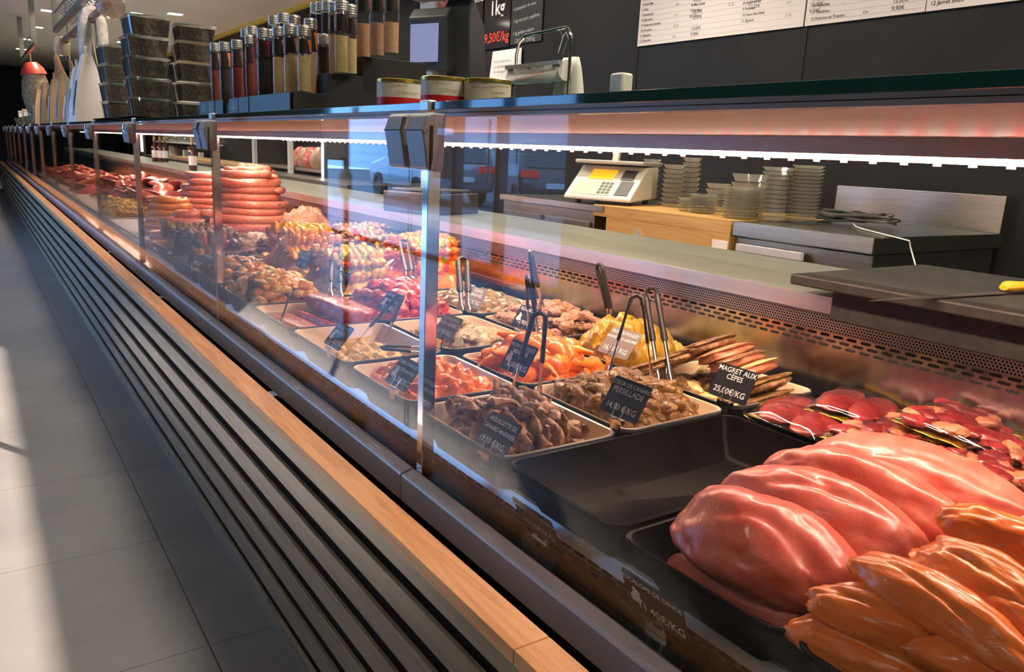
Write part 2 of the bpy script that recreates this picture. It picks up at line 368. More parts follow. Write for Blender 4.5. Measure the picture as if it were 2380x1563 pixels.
# channel, front rail and its pivots
c = MB(); c.box(.561, YA, .42, .70, YB, .44); K('channel', c, plain('dark_channel', (0.02, 0.016, 0.012), 0.35), smooth=False)
c = MB(); c.box(.70, YA, .0, 1.72, YB, .50); K('lower_body', c, BLACK, smooth=False)
for a, b_ in zip(JOINTS, JOINTS[1:]):
    c = MB(); c.prism([(.640, .512), (.640, .562), (.6425, .566), (.665, .572), (.672, .568), (.672, .512)], 1, a+.003, b_-.003); K('front_rail', c, ALU, smooth=False)
c = MB(); c.tube([(.622, YA, .505), (.622, YB, .505)], .004, 6); K('pivot_rod', c, STEELD)
for a in JOINTS[:11]:
    c = MB(); c.prism([(-.012, -.010), (-.006, -.016), (.010, -.012), (.014, .0), (.008, .012), (-.006, .012), (-.014, .004)], 1, -.022, .022)
    q = K('rail_clamp', c, CHROME, smooth=False, bevel=.002); q.location = Vector((.622, a+.73, .512))-Vector(case.location)
# deck: perforated air strip, lip, tray bed
def slots(x0, x1, rows, y0, y1, z, pitch, ln, wd):
    m = MB(); dx = (x1-x0)/rows
    for r in range(rows):
        y = y0+(pitch/2 if r % 2 else 0)
        while y < y1:
            m.loft([rrect(x0+dx*(r+.5)-wd/2, x0+dx*(r+.5)+wd/2, y, y+ln, wd/2-.0001, zz, 2) for zz in (z-.0008, z+.0006)]); y += pitch
    return m
c = MB(); c.box(.672, YA, .545, .768, YB, .555); K('air_strip', c, plain('strip_steel', (.20, .20, .19), .20, .9), smooth=False)
HOLE = plain('slot_dark', (0.006, 0.006, 0.006), 0.8)
K('air_slots', slots(.733, .7655, 3, YA, 8.0, .5553, .034, .025, .0062), HOLE, smooth=False)
c = MB(); c.prism([(.764, .5552), (.7745, .577), (.779, .579), (.783, .577), (.783, .548), (.764, .548)], 1, YA, YB); K('tray_lip', c, plain('lip_steel', (0.72, 0.72, 0.73), 0.32, 0.5), smooth=False)
c = MB(); c.box(.783, YA, .53, 1.70, YB, .5795); K('deck', c, plain('deck_dark', (0.05, 0.048, 0.046), 0.35, 0.4), smooth=False)
# rear wall with slots and perforation, steel worktop on top of it
c = MB(); c.box(1.70, YA, .50, 1.72, YB, .797); K('rear_panel', c, varied('rear_steel', [(0.35, (0.46, 0.46, 0.48)), (0.65, (0.54, 0.54, 0.56))], 5, 0.22, 1.0, 0.06, 0.0006, (1, 8, 1), 4, rvar=0.06), smooth=False)
def vslots(x, z0, z1, rows, y0, y1, pitch, ln, wd):
    m = MB(); dz = (z1-z0)/rows
    for r in range(rows):
        y = y0+(pitch/2 if r % 2 else 0)
        while y < y1:
            zc = z0+dz*(r+.5); n = 3; out = []
            for xx in (x-.0012, x+.0004): out.append([(xx, p[0], p[1]) for p in rrect(y, y+ln, zc-wd/2, zc+wd/2, wd/2-.0001, 0, n)])
            m.loft(out); y += pitch
    return m
K('rear_slots', vslots(1.70, .757, .794, 3, YA, 7.5, .036, .025, .0065), HOLE, smooth=False)
c = MB(); c.box(1.690, YA, .797, 1.72, YB, .842); K('perforated_strip', c, STEELD, smooth=False)
def dots():
    m, nt, N, L, b = nodes('punched_steel'); b.inputs['Metallic'].default_value = 1; b.inputs['Roughness'].default_value = .35
    tc = N.new('ShaderNodeTexCoord'); sp = N.new('ShaderNodeSeparateXYZ'); L.new(tc.outputs['Object'], sp.inputs[0])
    def M_(op, a, bb=None):
        n = N.new('ShaderNodeMath'); n.operation = op
        for i, v in enumerate((a, bb)):
            if v is None: continue
            if isinstance(v, (int, float)): n.inputs[i].default_value = v
            else: L.new(v, n.inputs[i])
        return n.outputs[0]
    ps = .0078
    row = M_('FLOOR', M_('DIVIDE', sp.outputs[2], ps*.86)); sh = M_('MULTIPLY', M_('FLOORED_MODULO', row, 2), ps/2)
    u = M_('SUBTRACT', M_('FLOORED_MODULO', M_('ADD', sp.outputs[1], sh), ps), ps/2)
    v = M_('SUBTRACT', M_('FLOORED_MODULO', sp.outputs[2], ps*.86), ps*.43)
    d = M_('LESS_THAN', M_('SQRT', M_('ADD', M_('MULTIPLY', u, u), M_('MULTIPLY', v, v))), ps*.30)
    mix = N.new('ShaderNodeMix'); mix.data_type = 'RGBA'; L.new(d, mix.inputs[0]); mix.inputs[6].default_value = (.42, .41, .39, 1); mix.inputs[7].default_value = (.005, .005, .005, 1)
    L.new(mix.outputs[2], b.inputs['Base Color']); return m
c = MB(); c.box(1.6885, YA, .800, 1.690, YB, .836); K('punched_plate', c, dots(), smooth=False)
c = MB(); c.box(1.683, YA, .842, 2.24, YB, .884); K('rear_worktop', c, WORKTOP, smooth=False, bevel=.002)
c = MB(); c.box(1.6815, YA, .843, 1.683, YB, .8835); K('worktop_front', c, varied('pink_steel', [(0.35, (0.60, 0.58, 0.57)), (0.65, (0.70, 0.68, 0.67))], 5, 0.35, 0.9, 0.05, 0.0005, (6, .6, 6), 4), smooth=False)
c = MB(); c.box(1.73, YA, .0, 2.2, YB, .842); K('rear_cabinet', c, STEELD, smooth=False)
# glass shelf, its steel underside, LED strip
for i, (a, b_) in enumerate(zip(JOINTS[::2], JOINTS[2::2])):
    c = MB(); c.box(.680, a+.002, 1.2505, 1.50, b_-.002, 1.2645); K('shelf_glass', c, SHELFG, smooth=False, bevel=.001)
c = MB(); c.box(.74, YA, 1.244, 1.80, YB, 1.2500); K('shelf_underside', c, varied('underside_steel', [(0.35, (0.50, 0.48, 0.47)), (0.65, (0.60, 0.58, 0.56))], 3, 0.5, 0.6, 0.1, 0.001, (2, .5, 2), 3), smooth=False)
c = MB(); c.box(1.775, YA, 1.232, 1.80, YB, 1.244); K('shelf_rear_lip', c, plain('pink_lip', (.62, .50, .46), .35, .8), smooth=False)
c = MB(); c.box(1.375, YA, 1.212, 1.415, YB, 1.2437); K('led_housing', c, plain('led_housing', (.5, .48, .47), .4, .8), smooth=False)
def led_mat():
    m, nt, N, L, b = nodes('led_glow'); tc = N.new('ShaderNodeTexCoord'); sp = N.new('ShaderNodeSeparateXYZ'); L.new(tc.outputs['Object'], sp.inputs[0])
    f = N.new('ShaderNodeMath'); f.operation = 'FLOORED_MODULO'; f.inputs[1].default_value = .054; L.new(sp.outputs[1], f.inputs[0])
    d = N.new('ShaderNodeMath'); d.operation = 'DIVIDE'; d.inputs[1].default_value = .054; L.new(f.outputs[0], d.inputs[0])
    c_ = ramp(nt, d.outputs[0], [(0, (1, .05, .04)), (.30, (1, .05, .04)), (.34, (1, .85, .75)), (.48, (1, .85, .75)), (.52, (.25, .24, .18)), (.60, (.25, .24, .18)), (.64, (1, .85, .75)), (.80, (1, .85, .75)), (.84, (.25, .24, .18)), (.95, (.25, .24, .18))])
    L.new(c_, b.inputs['Emission Color']); b.inputs['Emission Strength'].default_value = 30; return m
LEDM = led_mat()
REDM = plain('red_halo_glow', (1, .2, .2), 0.5, emit=(1.0, 0.02, 0.04), estr=1.6)  # glow colour for the painted glare halo, not for diodes
for a, b_ in zip(JOINTS, JOINTS[1:]):
    if b_ < -.3 or a > 13: continue
    c = MB(); c.tube([(1.39, a+.002, 1.2065), (1.39, b_-.002, 1.2065)], .0055, 8); K('led_strip', c, LEDM)
    for j in range(24):
        if a > 3: break
        c = MB(); c.box(1.3935, a+.05+j*.06, 1.1965, 1.3955, a+.064+j*.06, 1.2118); K('red_halo', c, REDM, smooth=False)  # small glowing bars imitate the red glare around the strip
    al = bpy.data.lights.new('led', 'AREA'); al.shape = 'RECTANGLE'; al.size = .03; al.size_y = (b_-a)-.06; al.energy = CASE_LIGHT; al.color = (1.0, 0.69, 0.50)
    ao = bpy.data.objects.new('led', al); COL.objects.link(ao); ao.parent = case; ao.location = Vector((1.375, (a+b_)/2, 1.199))-Vector(case.location)
    ao.rotation_euler = (0, radians(-8), 0)
# front panes, posts and brackets
for a, b_ in zip(JOINTS, JOINTS[1:]):
    c = MB(); c.box(.647, a+.003, .568, .653, b_-.003, 1.235); K('front_pane', c, GLASS, smooth=False)
for a in JOINTS:
    if a < 0 : continue
    c = MB(); c.box(.668, a-.032, .562, .694, a-.010, 1.19); K('post', c, CHROME, smooth=False, bevel=.0015)
def bracket():
    r = bpy.data.objects.new('pane_bracket', None)
    COL.objects.link(r); r.parent = case
    prof = [(.648, 1.243), (.640, 1.238), (.632, 1.215), (.643, 1.150), (.668, 1.145), (.674, 1.15), (.678, 1.243)]
    for s in (-1, 1):
        c = MB(); c.prism([(x-.65, z) for x, z in prof], 1, min(s*.009, s*.075), max(s*.009, s*.075))
        build('clamp_cover', c, ALUL, r, smooth=False, bevel=.003)
    c = MB(); c.box(-.0185, -.075, 1.213, -.0178, .075, 1.2145); build('seam_line', c, BLACK, r, smooth=False)
    c = MB(); c.tube([(-.012, 0, 1.235), (-.017, 0, 1.215), (-.008, 0, 1.19)], .006, 8); build('hinge_link', c, CHROME, r)
    c = MB(); c.box(-.004, -.0763, 1.148, .002, -.0745, 1.222); build('pane_slot', c, plain('slot_brown', (.03, .012, .008), .5), r, smooth=False)
    c = MB(); c.loft([[(-.012+q_*cos(2*pi*k/14), y_, 1.213+q_*sin(2*pi*k/14)) for k in range(14)] for q_, y_ in ((.0045, -.075), (.0045, -.0765), (.002, -.0765), (.002, -.0755))]); build('screw', c, STEELD, r)
    c = MB(); c.box(.023, -.018, 1.2475, .040, .018, 1.2675); build('shelf_clip', c, plain('clip_alu', (.6, .72, .70), .35, .6), r, smooth=False, bevel=.003)
    return r
b0 = bracket(); b0.location = Vector((.65, 1.27, 0))-Vector(case.location)
for a in JOINTS:
    if a > 1.5:
        q = dup(b0, loc=Vector((.65, a, 0))-Vector(case.location), parent=case)

# ================================================================== TRAYS
def tray(x0, x1, y0, y1, label, kind='cream', ztop=.66, depth=.085, r=.03, taper=.022, group=None):
    mb = MB(); t = taper; n = 6
    A = [(t, ztop-depth), (t*.5, ztop-depth*.5), (0.004, ztop-.008), (-.001, ztop-.006), (-.002, ztop), (0, ztop+.002)]
    Bq = [(.004, ztop+.001), (.007, ztop-.006), (t*.5+.007, ztop-depth*.5), (t+.008, ztop-depth+.016), (t+.02, ztop-depth+.007)]
    rings = [rrect(x0+a, x1-a, y0+a, y1-a, max(r-a*.3, .006), z, n) for a, z in A]
    mb.loft(rings, True, False); k = len(mb.bm.faces)
    mb.mi = 1; rings2 = [rrect(x0+a, x1-a, y0+a, y1-a, max(r-a*.3, .006), z, n) for a, z in [A[-1]]+Bq]
    mb.loft(rings2, False, True)
    bmesh.ops.remove_doubles(mb.bm, verts=mb.bm.verts[:], dist=1e-6)
    m = (TRAYOUT, TRAYIN) if kind == 'cream' else (BPLAST, BPLAST)
    return tag(build('food_tray', mb, m, ang=50), label, 'tray', group)
# first column against the glass
CR = [('aig', .722, 1.002, 1.050, 1.372, 'cream deli tray of grey-brown duck strips, beside the empty black tray', 'cream'),
      ('cui', .722, 1.002, 1.400, 1.715, 'cream deli tray of orange boned leg meat, behind the chrome post', 'cream'),
      ('mou', .722, 1.002, 1.745, 2.135, 'half empty cream deli tray with yellow mustard meat and tongs', 'cream'),
      ('rib', .722, 1.002, 2.155, 2.510, 'cream deli tray holding dark red glazed ribs', 'cream'),
      ('c5', .722, 1.002, 2.540, 2.900, 'cream deli tray of pale golden chicken pieces past the red ribs', 'cream'),
      ('c6', .722, 1.002, 2.930, 3.400, 'cream deli tray of brown marinated meat with slate card in front', 'cream'),
      ('c7', .722, 1.002, 3.430, 3.900, 'cream deli tray of skewers nearest the pink sausages', 'cream'),
      ('c8', .742, 1.022, 3.930, 4.330, 'cream deli tray at the far left end of the skewers', 'cream'),
      ('blk', .722, 1.300, .752, 1.035, 'large empty black plastic tray, deepest of the front row', 'black'),
      ('tur', .716, 1.310, .462, .735, 'black plastic tray heaped with pink turkey breasts', 'black'),
      ('chi', .716, 1.310, .150, .448, 'black plastic tray in the corner holding orange chicken breasts', 'black'),
      ('coe', 1.022, 1.318, 1.055, 1.380, 'cream deli tray of brown herbed duck hearts with black card', 'cream'),
      ('pil', 1.022, 1.318, 1.400, 1.700, 'cream deli tray of bright orange chicken drumsticks', 'cream'),
      ('her', 1.022, 1.318, 1.760, 2.130, 'cream deli tray of pale herb crusted fillets', 'cream'),
      ('red', 1.022, 1.318, 2.160, 2.560, 'cream deli tray of bright red marinated meat chunks', 'cream'),
      ('yel', 1.022, 1.318, 2.600, 3.050, 'cream deli tray under the yellow chicken and pepper skewers', 'cream'),
      ('b2a', 1.022, 1.318, 3.080, 3.560, 'cream deli tray under the golden skewers, mid counter', 'cream'),
      ('b2b', 1.022, 1.318, 3.590, 4.050, 'cream deli tray under the grey-brown rolled roasts', 'cream'),
      ('mag', 1.345, 1.640, 1.055, 1.380, 'cream deli tray of sliced duck breast with mushroom marinade', 'cream'),
      ('cit', 1.345, 1.640, 1.400, 1.700, 'cream deli tray of yellow citrus chicken', 'cream'),
      ('duo', 1.345, 1.640, 1.760, 2.100, 'cream deli tray of pale brown meat behind the herbed fillets', 'cream'),
      ('olv', 1.345, 1.640, 2.140, 2.560, 'cream deli tray of olive brown offal against the steel back', 'cream'),
      ('orb', 1.345, 1.640, 2.600, 3.050, 'cream deli tray under orange-red skewers at the back', 'cream'),
      ('pat', 1.345, 1.640, 3.200, 3.700, 'cream deli tray under mixed skewers by the steel back', 'cream'),
      ('vac', 1.330, 1.670, .450, 1.035, 'black plastic tray of vacuum packed duck behind the turkey', 'black')]
TR = {}
for k, x0, x1, y0, y1, lb, kd in CR:
    TR[k] = (x0, x1, y0, y1)
    big = k in ('blk',)
    tray(x0, x1, y0, y1, lb, kd, ztop=.66, depth=.079 if kd == 'black' else .0785, taper=.042 if kd == 'black' else .030)

# ================================================================== FOOD
BRN = meat('herb_brown', (.07, .030, .005), (.22, .105, .022), (.42, .24, .065), 60, .28, 1.0, bdist=.007)
GREYB = meat('grey_brown_meat', (.13, .06, .022), (.30, .155, .07), (.46, .27, .14), 45, .26, .9, bdist=.006)
ORG = meat('orange_marinade', (.66, .08, .003), (.88, .19, .005), (.92, .32, .02), 35, .25, .5)
ORGP = meat('orange_pink_marinade', (.75, .13, .02), (.86, .23, .035), (.90, .36, .09), 28, .25, .5)
REDM2 = meat('red_marinade', (.30, .010, .004), (.60, .030, .008), (.82, .10, .012), 40, .24, .7)
DRED = meat('dark_red_glaze', (.20, .008, .006), (.38, .018, .012), (.60, .06, .03), 45, .18, .9)
YEL = meat('yellow_marinade', (.17, .10, .002), (.36, .20, .005), (.54, .30, .02), 34, .34, 1.0)
GOLD = meat('golden_marinade', (.56, .19, .012), (.74, .31, .03), (.82, .44, .10), 30, .25, .6)
PALEY = meat('pale_yellow_chicken', (.62, .34, .05), (.74, .46, .10), (.82, .58, .20), 30, .27, .5)
MUST = meat('mustard_sauce', (.62, .36, .06), (.76, .52, .15), (.84, .66, .32), 50, .3, .8)
HERB = meat('herb_crust', (.16, .15, .04), (.50, .38, .20), (.70, .56, .36), 110, .4, 1.0, .2)
OLIVE = meat('olive_offal', (.10, .085, .025), (.24, .17, .08), (.42, .26, .16), 30, .2, .5)
PINKS = meat('sausage_pink', (.60, .15, .11), (.72, .215, .16), (.84, .40, .30), 90, .33, .25, .3, .15)
ORS = meat('sausage_orange', (.70, .20, .05), (.80, .28, .08), (.86, .42, .16), 80, .33, .25, .3)
RAWR = meat('raw_red', (.38, .05, .04), (.55, .10, .08), (.78, .40, .32), 20, .3, .4)
PATE = meat('pate_brown', (.30, .13, .08), (.42, .21, .14), (.55, .32, .22), 70, .6, .9, .1)
TURK = meat('turkey_pink', (.68, .115, .085), (.78, .165, .12), (.86, .30, .21), 7, .34, .40, .20, .30, .004, 34, (1.0, .35, 1.0), 1.6)
CHICK = meat('chicken_orange', (.72, .145, .012), (.82, .21, .022), (.90, .37, .08), 8, .32, .40, .25, .3, .004, 34, (.4, 1.0, 1.0), 1.4)
DUCKF = meat('duck_flesh', (.48, .14, .07), (.60, .22, .12), (.70, .34, .20), 30, .3, .4)
DUCKR = meat('duck_raw', (.15, .010, .013), (.27, .025, .030), (.40, .07, .06), 22, .3, .3)
DFAT = meat('duck_fat', (.60, .38, .10), (.72, .52, .22), (.8, .62, .35), 30, .3, .4)
PEPR = plain('red_pepper', (.72, .05, .01), .25, coat=.5); PEPG = plain('green_pepper', (.36, .45, .04), .25, coat=.5); PEPY = plain('yellow_pepper', (.85, .52, .02), .25, coat=.5)
STICK = plain('skewer_wood', (.66, .48, .28), .6)

PIECES = {}
def protos(kind):
    """a few different meshes for a kind of piece, made once"""
    if kind in PIECES: return PIECES[kind]
    out = []
    for k in range(5):
        rs = random.Random(k*17+len(kind))
        if kind == 'lump': mb = blob_mb(.024, .019, .013, .34, 1.5, k+1, 3, .1)
        elif kind == 'small': mb = blob_mb(.016, .013, .010, .34, 1.5, k+11, 2)
        elif kind == 'heart': mb = blob_mb(.021, .017, .013, .22, 1.5, k+21, 3, .12, 0, .3)
        elif kind == 'strip':
            mb = MB(); n = 13; ph = rs.uniform(0, 6); P = [Vector((-.036+.006*j, .012*sin(j*.55+ph), .010*cos(j*.75+ph*2))) for j in range(n)]
            mb.tube(P, [.003]+[.0075+.003*sin(j*1.3+ph)+rs.uniform(-.001, .001) for j in range(n-2)]+[.003], 10, flat=.75)
            for v in mb.bm.verts: v.co *= 1+.10*fbm(v.co+Vector((k, 0, 0)), 80, 3)
        elif kind == 'chunk': mb = blob_mb(.030, .024, .018, .26, 1.4, k+41, 3, .1)
        elif kind == 'fillet': mb = blob_mb(.060, .028, .014, .20, 1.6, k+51, 3, .25, .2, .3)
        elif kind == 'drum':
            mb = MB(); n = 12; P = [Vector((-.040+.010*j, 0, .004*sin(j))) for j in range(n)]
            R = [.008, .020, .0275, .030, .0295, .027, .022, .016, .011, .008, .0085, .004]
            mb.tube(P, R, 14)
            for v in mb.bm.verts: v.co *= 1+.13*fbm(v.co+Vector((k, 0, 0)), 60, 2)
        elif kind == 'slice': mb = blob_mb(.075, .034, .012, .12, 1.4, k+61, 3, .28, .3)
        me = build('piece_proto', mb, BRN, loc=(0, 0, 0)); d = me.data; bpy.data.objects.remove(me); d.use_fake_user = False
        d.materials.clear(); out.append(d)
    PIECES[kind] = out; return out
_mv = {}
def piece_mesh(kind, i, mat):
    k = (kind, i, mat.name)
    if k not in _mv:
        d = protos(kind)[i % 5].copy(); d.materials.append(mat); _mv[k] = d
    return _mv[k]
def pile(key, kind, name, mat, label, cat, group, h=.03, gap=1.0, base=.60, flat=.5, yaw=None, inset=.03, seed=0, bed=None, area=None, sc=1.0, lay=2, crown=.6):
    HL = {'lump': .024, 'small': .016, 'heart': .021, 'strip': .036, 'chunk': .030, 'fillet': .060, 'drum': .040, 'slice': .075}[kind]*sc*1.1
    X0_, X1_, Y0_, Y1_ = area or TR[key]; inset = .026+HL*.85
    bx = (X0_+.040, X1_-.040, Y0_+.040, Y1_-.040)
    x0, x1, y0, y1 = X0_+inset, X1_-inset, Y0_+inset, Y1_-inset
    grow = (inset-.016-HL*.45)/((X1_-X0_)/2-inset)
    rs = random.Random(seed+hash_(key)); d = {'lump': .030, 'small': .020, 'heart': .025, 'strip': .034, 'chunk': .036, 'fillet': .052, 'drum': .046, 'slice': .05}[kind]*gap*sc
    mats_ = mat if isinstance(mat, (list, tuple)) else [mat]
    if bed: heap_obj('sauce_bed', bx, base-.008, h*.75, bed[0], bed[1], bed[2], crown=crown, seed=seed, inset=0)
    nx = max(2, round((x1-x0)*(1+grow*.6)/d)); ny = max(2, round((y1-y0)*(1+grow*.5)/d)); n = 0
    for L_ in range(lay):
        for i in range(nx+1-L_):
            for j in range(ny+1-L_):
                u = (i+.5*L_)/nx; v = (j+.5*L_)/ny
                x = x0+(x1-x0)*u+rs.uniform(-.3, .3)*d; y = y0+(y1-y0)*v+rs.uniform(-.3, .3)*d
                x = min(max(x, x0), x1); y = min(max(y, y0), y1)
                cu = 1-(2*(x-x0)/(x1-x0)-1)**2; cv = 1-(2*(y-y0)/(y1-y0)-1)**2
                z = base+h*((1-crown)+crown*sqrt(max(0, cu*cv)))*(.55+.45*L_/(max(1, lay-1))) + rs.uniform(-.003, .005)
                o_ = bpy.data.objects.new(name, piece_mesh(kind, rs.randrange(5), mats_[rs.randrange(len(mats_))])); COL.objects.link(o_)
                s_ = sc*rs.uniform(.82, 1.18); o_.scale = (s_*rs.uniform(.9, 1.15), s_, s_*rs.uniform(.9, 1.1))
                fx = 1+grow*min(1, max(0, (z-base-.02)/.045)); x = (x0+x1)/2+(x-(x0+x1)/2)*fx; y = (y0+y1)/2+(y-(y0+y1)/2)*fx
                o_.location = (x, y, z); o_.rotation_euler = (rs.uniform(-flat, flat), rs.uniform(-flat, flat), rs.uniform(0, 6.28) if yaw is None else yaw+rs.uniform(-.35, .35))
                tag(o_, label, cat, group); n += 1
    return n
def hash_(s): return sum((i+1)*ord(c_) for i, c_ in enumerate(s))
def heap_obj(name, rect, base, h, mat, label, cat, crown=.6, amp=.008, fs=38, seed=0, inset=.02, n=44, group=None, power=.5, ripple=0, stuff=True):
    """one continuous heap of food nobody could count"""
    x0, x1, y0, y1 = rect; x0 += inset; x1 -= inset; y0 += inset; y1 -= inset
    mb = MB(); nx = n; ny = max(8, int(n*(y1-y0)/(x1-x0))); G = []
    so_ = Vector((seed*3.7, seed*1.3, seed))
    for i in range(nx+1):
        row = []
        for j in range(ny+1):
            u = 2*i/nx-1; v = 2*j/ny-1
            # square to squircle so that the corners round off
            uu = u*sqrt(1-.18*v*v); vv = v*sqrt(1-.18*u*u)
            x = (x0+x1)/2+uu*(x1-x0)/2; y = (y0+y1)/2+vv*(y1-y0)/2
            e = max(0, (1-u*u)*(1-v*v))**power; p = Vector((x, y, 0))
            edge = min(1, e*5)
            nz = fbm(p+so_, fs, 4)*amp*edge*1.6
            if ripple: nz += abs(sin((x*.8+y*.6+fbm(p, 12, 2)*.02)*ripple))*amp*edge
            zz = base+h*((1-crown)*edge+crown*e)+nz; fl_ = 1+.22*min(1, max(0, (zz-base)/.05)) if h > .04 else 1.0
            row.append(((x0+x1)/2+(x-(x0+x1)/2)*(fl_ if inset > 0 else 1), (y0+y1)/2+(y-(y0+y1)/2)*(fl_ if inset > 0 else 1), zz))
        G.append(mb._v(row))
    for i in range(nx):
        for j in range(ny): mb.face([G[i][j], G[i+1][j], G[i+1][j+1], G[i][j+1]])
    bot = [G[i][0] for i in range(nx+1)]+[G[nx][j] for j in range(1, ny+1)]+[G[i][ny] for i in range(nx-1, -1, -1)]+[G[0][j] for j in range(ny-1, 0, -1)]
    bb = mb._v([(v.co.x, v.co.y, base-.006) for v in bot])
    for i in range(len(bot)):
        j = (i+1) % len(bot); mb.face([bot[i], bot[j], bb[j], bb[i]])
    mb.face(bb[::-1])
    o_ = build(name, mb, mat, ang=180); tag(o_, label, cat, group)
    if stuff: o_['kind'] = 'stuff'
    return o_

pile('aig', 'strip', 'duck_strip', GREYB, 'grey-brown marinated duck strip in the cream tray beside the empty black tray', 'meat strip', 'marinated duck strips', h=.080, base=.602, flat=.7, seed=1, bed=(GREYB, 'creamy brown marinade under the duck strips', 'sauce'), gap=.66, lay=3, sc=1.3)
heap_obj('boned_leg_meat', TR['cui'], .598, .066, meat('orange_leg', (.74, .10, .015), (.88, .19, .03), (.92, .36, .10), 30, .25, .6), 'orange marinated boned leg meat filling the cream tray behind the post', 'meat', crown=.35, amp=.013, fs=30, seed=3, inset=.040, ripple=70)
heap_obj('mustard_meat', TR['mou'], .590, .028, MUST, 'yellow mustard meat left at the bottom of the half empty tray', 'meat', crown=.3, amp=.009, fs=40, seed=4, inset=.036, ripple=60)
pile('coe', 'heart', 'duck_heart', BRN, 'brown herbed duck heart in the tray with the black price card', 'duck heart', 'herbed duck hearts', h=.098, base=.600, flat=.8, seed=5, gap=.72, lay=3, bed=(BRN, 'brown herb marinade under the duck hearts', 'sauce'), sc=1.25, inset=.026)
pile('pil', 'drum', 'chicken_drumstick', [ORG, ORGP], 'bright orange marinated chicken drumstick in the heaped cream tray', 'drumstick', 'orange chicken drumsticks', h=.105, base=.60, flat=.6, seed=6, gap=.85, lay=2, bed=(ORG, 'orange marinade under the drumsticks', 'sauce'))
heap_obj('citrus_chicken', TR['cit'], .60, .135, YEL, 'yellow citrus marinated chicken heap behind the orange drumsticks', 'meat', crown=.8, amp=.020, fs=30, seed=8, inset=.040, ripple=55)
pile('her', 'fillet', 'herb_fillet', HERB, 'pale herb crusted fillet in the tray beside the orange drumsticks', 'fillet', 'herb crusted fillets', h=.075, base=.60, flat=.3, seed=9, gap=.95, lay=2, bed=(HERB, 'herb crumbs under the fillets', 'herbs'))
pile('duo', 'lump', 'browned_meat_piece', [GREYB, PATE], 'pinkish brown meat piece behind the herb crusted fillets', 'meat', 'pinkish brown meat pieces', h=.12, base=.60, seed=10, gap=.9, lay=2, bed=(PATE, 'brown meat heap under the pieces behind the herb fillets', 'meat'))
pile('olv', 'chunk', 'offal_piece', OLIVE, 'olive brown offal piece in the tray against the steel back', 'offal', 'olive brown offal pieces', h=.075, base=.60, seed=11, gap=.95, lay=2, bed=(OLIVE, 'olive brown juices under the offal', 'sauce'))
pile('red', 'chunk', 'red_meat_chunk', REDM2, 'bright red marinated meat chunk behind the glazed ribs', 'meat chunk', 'bright red meat chunks', h=.135, base=.60, seed=12, gap=.9, lay=3, bed=(REDM2, 'red marinade heaped under the meat chunks', 'sauce'), crown=.7)
# glazed ribs
def slab(name, c, s, rot, mat, label, cat, group=None, seed=0, amp=.006):
    mb = MB(); mb.box(-1, -1, -1, 1, 1, 1)
    bmesh.ops.subdivide_edges(mb.bm, edges=mb.bm.edges[:], cuts=9, use_grid_fill=True)
    for v in mb.bm.verts:
        p = v.co; q = Vector((p.x*s[0]/2, p.y*s[1]/2, p.z*s[2]/2))
        l = (abs(p.x)**5+abs(p.y)**5+abs(p.z)**5)**(1/5.0); q /= max(l, .001)
        q += q.normalized()*amp*fbm(q+Vector((seed, 0, 0)), 38, 4); v.co = q
    o_ = build(name, mb, mat, loc=c, ang=60); o_.rotation_euler = rot; return tag(o_, label, cat, group)
slab('rib_slab', (.80, 2.33, .632), (.10, .30, .03), (0, .1, .12), DRED, 'dark red glazed rib slab nearest the glass, with price card', 'ribs', None, 1)
slab('rib_slab', (.87, 2.30, .637), (.055, .30, .035), (0, .25, .10), REDM2, 'narrow bright red rib slab lying between the two bigger slabs', 'ribs', None, 2)
slab('rib_slab', (.945, 2.33, .672), (.115, .32, .055), (.02, .08, .10), DRED, 'thick dark red glazed rib slab on top at the back of its tray', 'ribs', None, 3, .009)
heap_obj('red_sauce', TR['rib'], .585, .030, REDM2, 'red sauce under the glazed ribs', 'sauce', crown=.1, amp=.004, seed=9, inset=.036)
pile('c5', 'chunk', 'golden_chicken_piece', [GOLD, PALEY], 'golden marinated chicken piece in the tray past the red ribs', 'chicken piece', 'golden chicken pieces', h=.125, base=.60, flat=.5, seed=13, gap=.85, lay=2, sc=.95, bed=(GOLD, 'golden marinade under the chicken pieces', 'sauce'))
pile('c6', 'lump', 'brown_meat_piece', [BRN, GREYB, GOLD], 'brown speckled marinated meat piece by the chrome post', 'meat', 'brown speckled meat pieces', h=.115, base=.60, seed=14, gap=1.0, lay=2, bed=(BRN, 'brown marinade near the chrome post', 'sauce'))

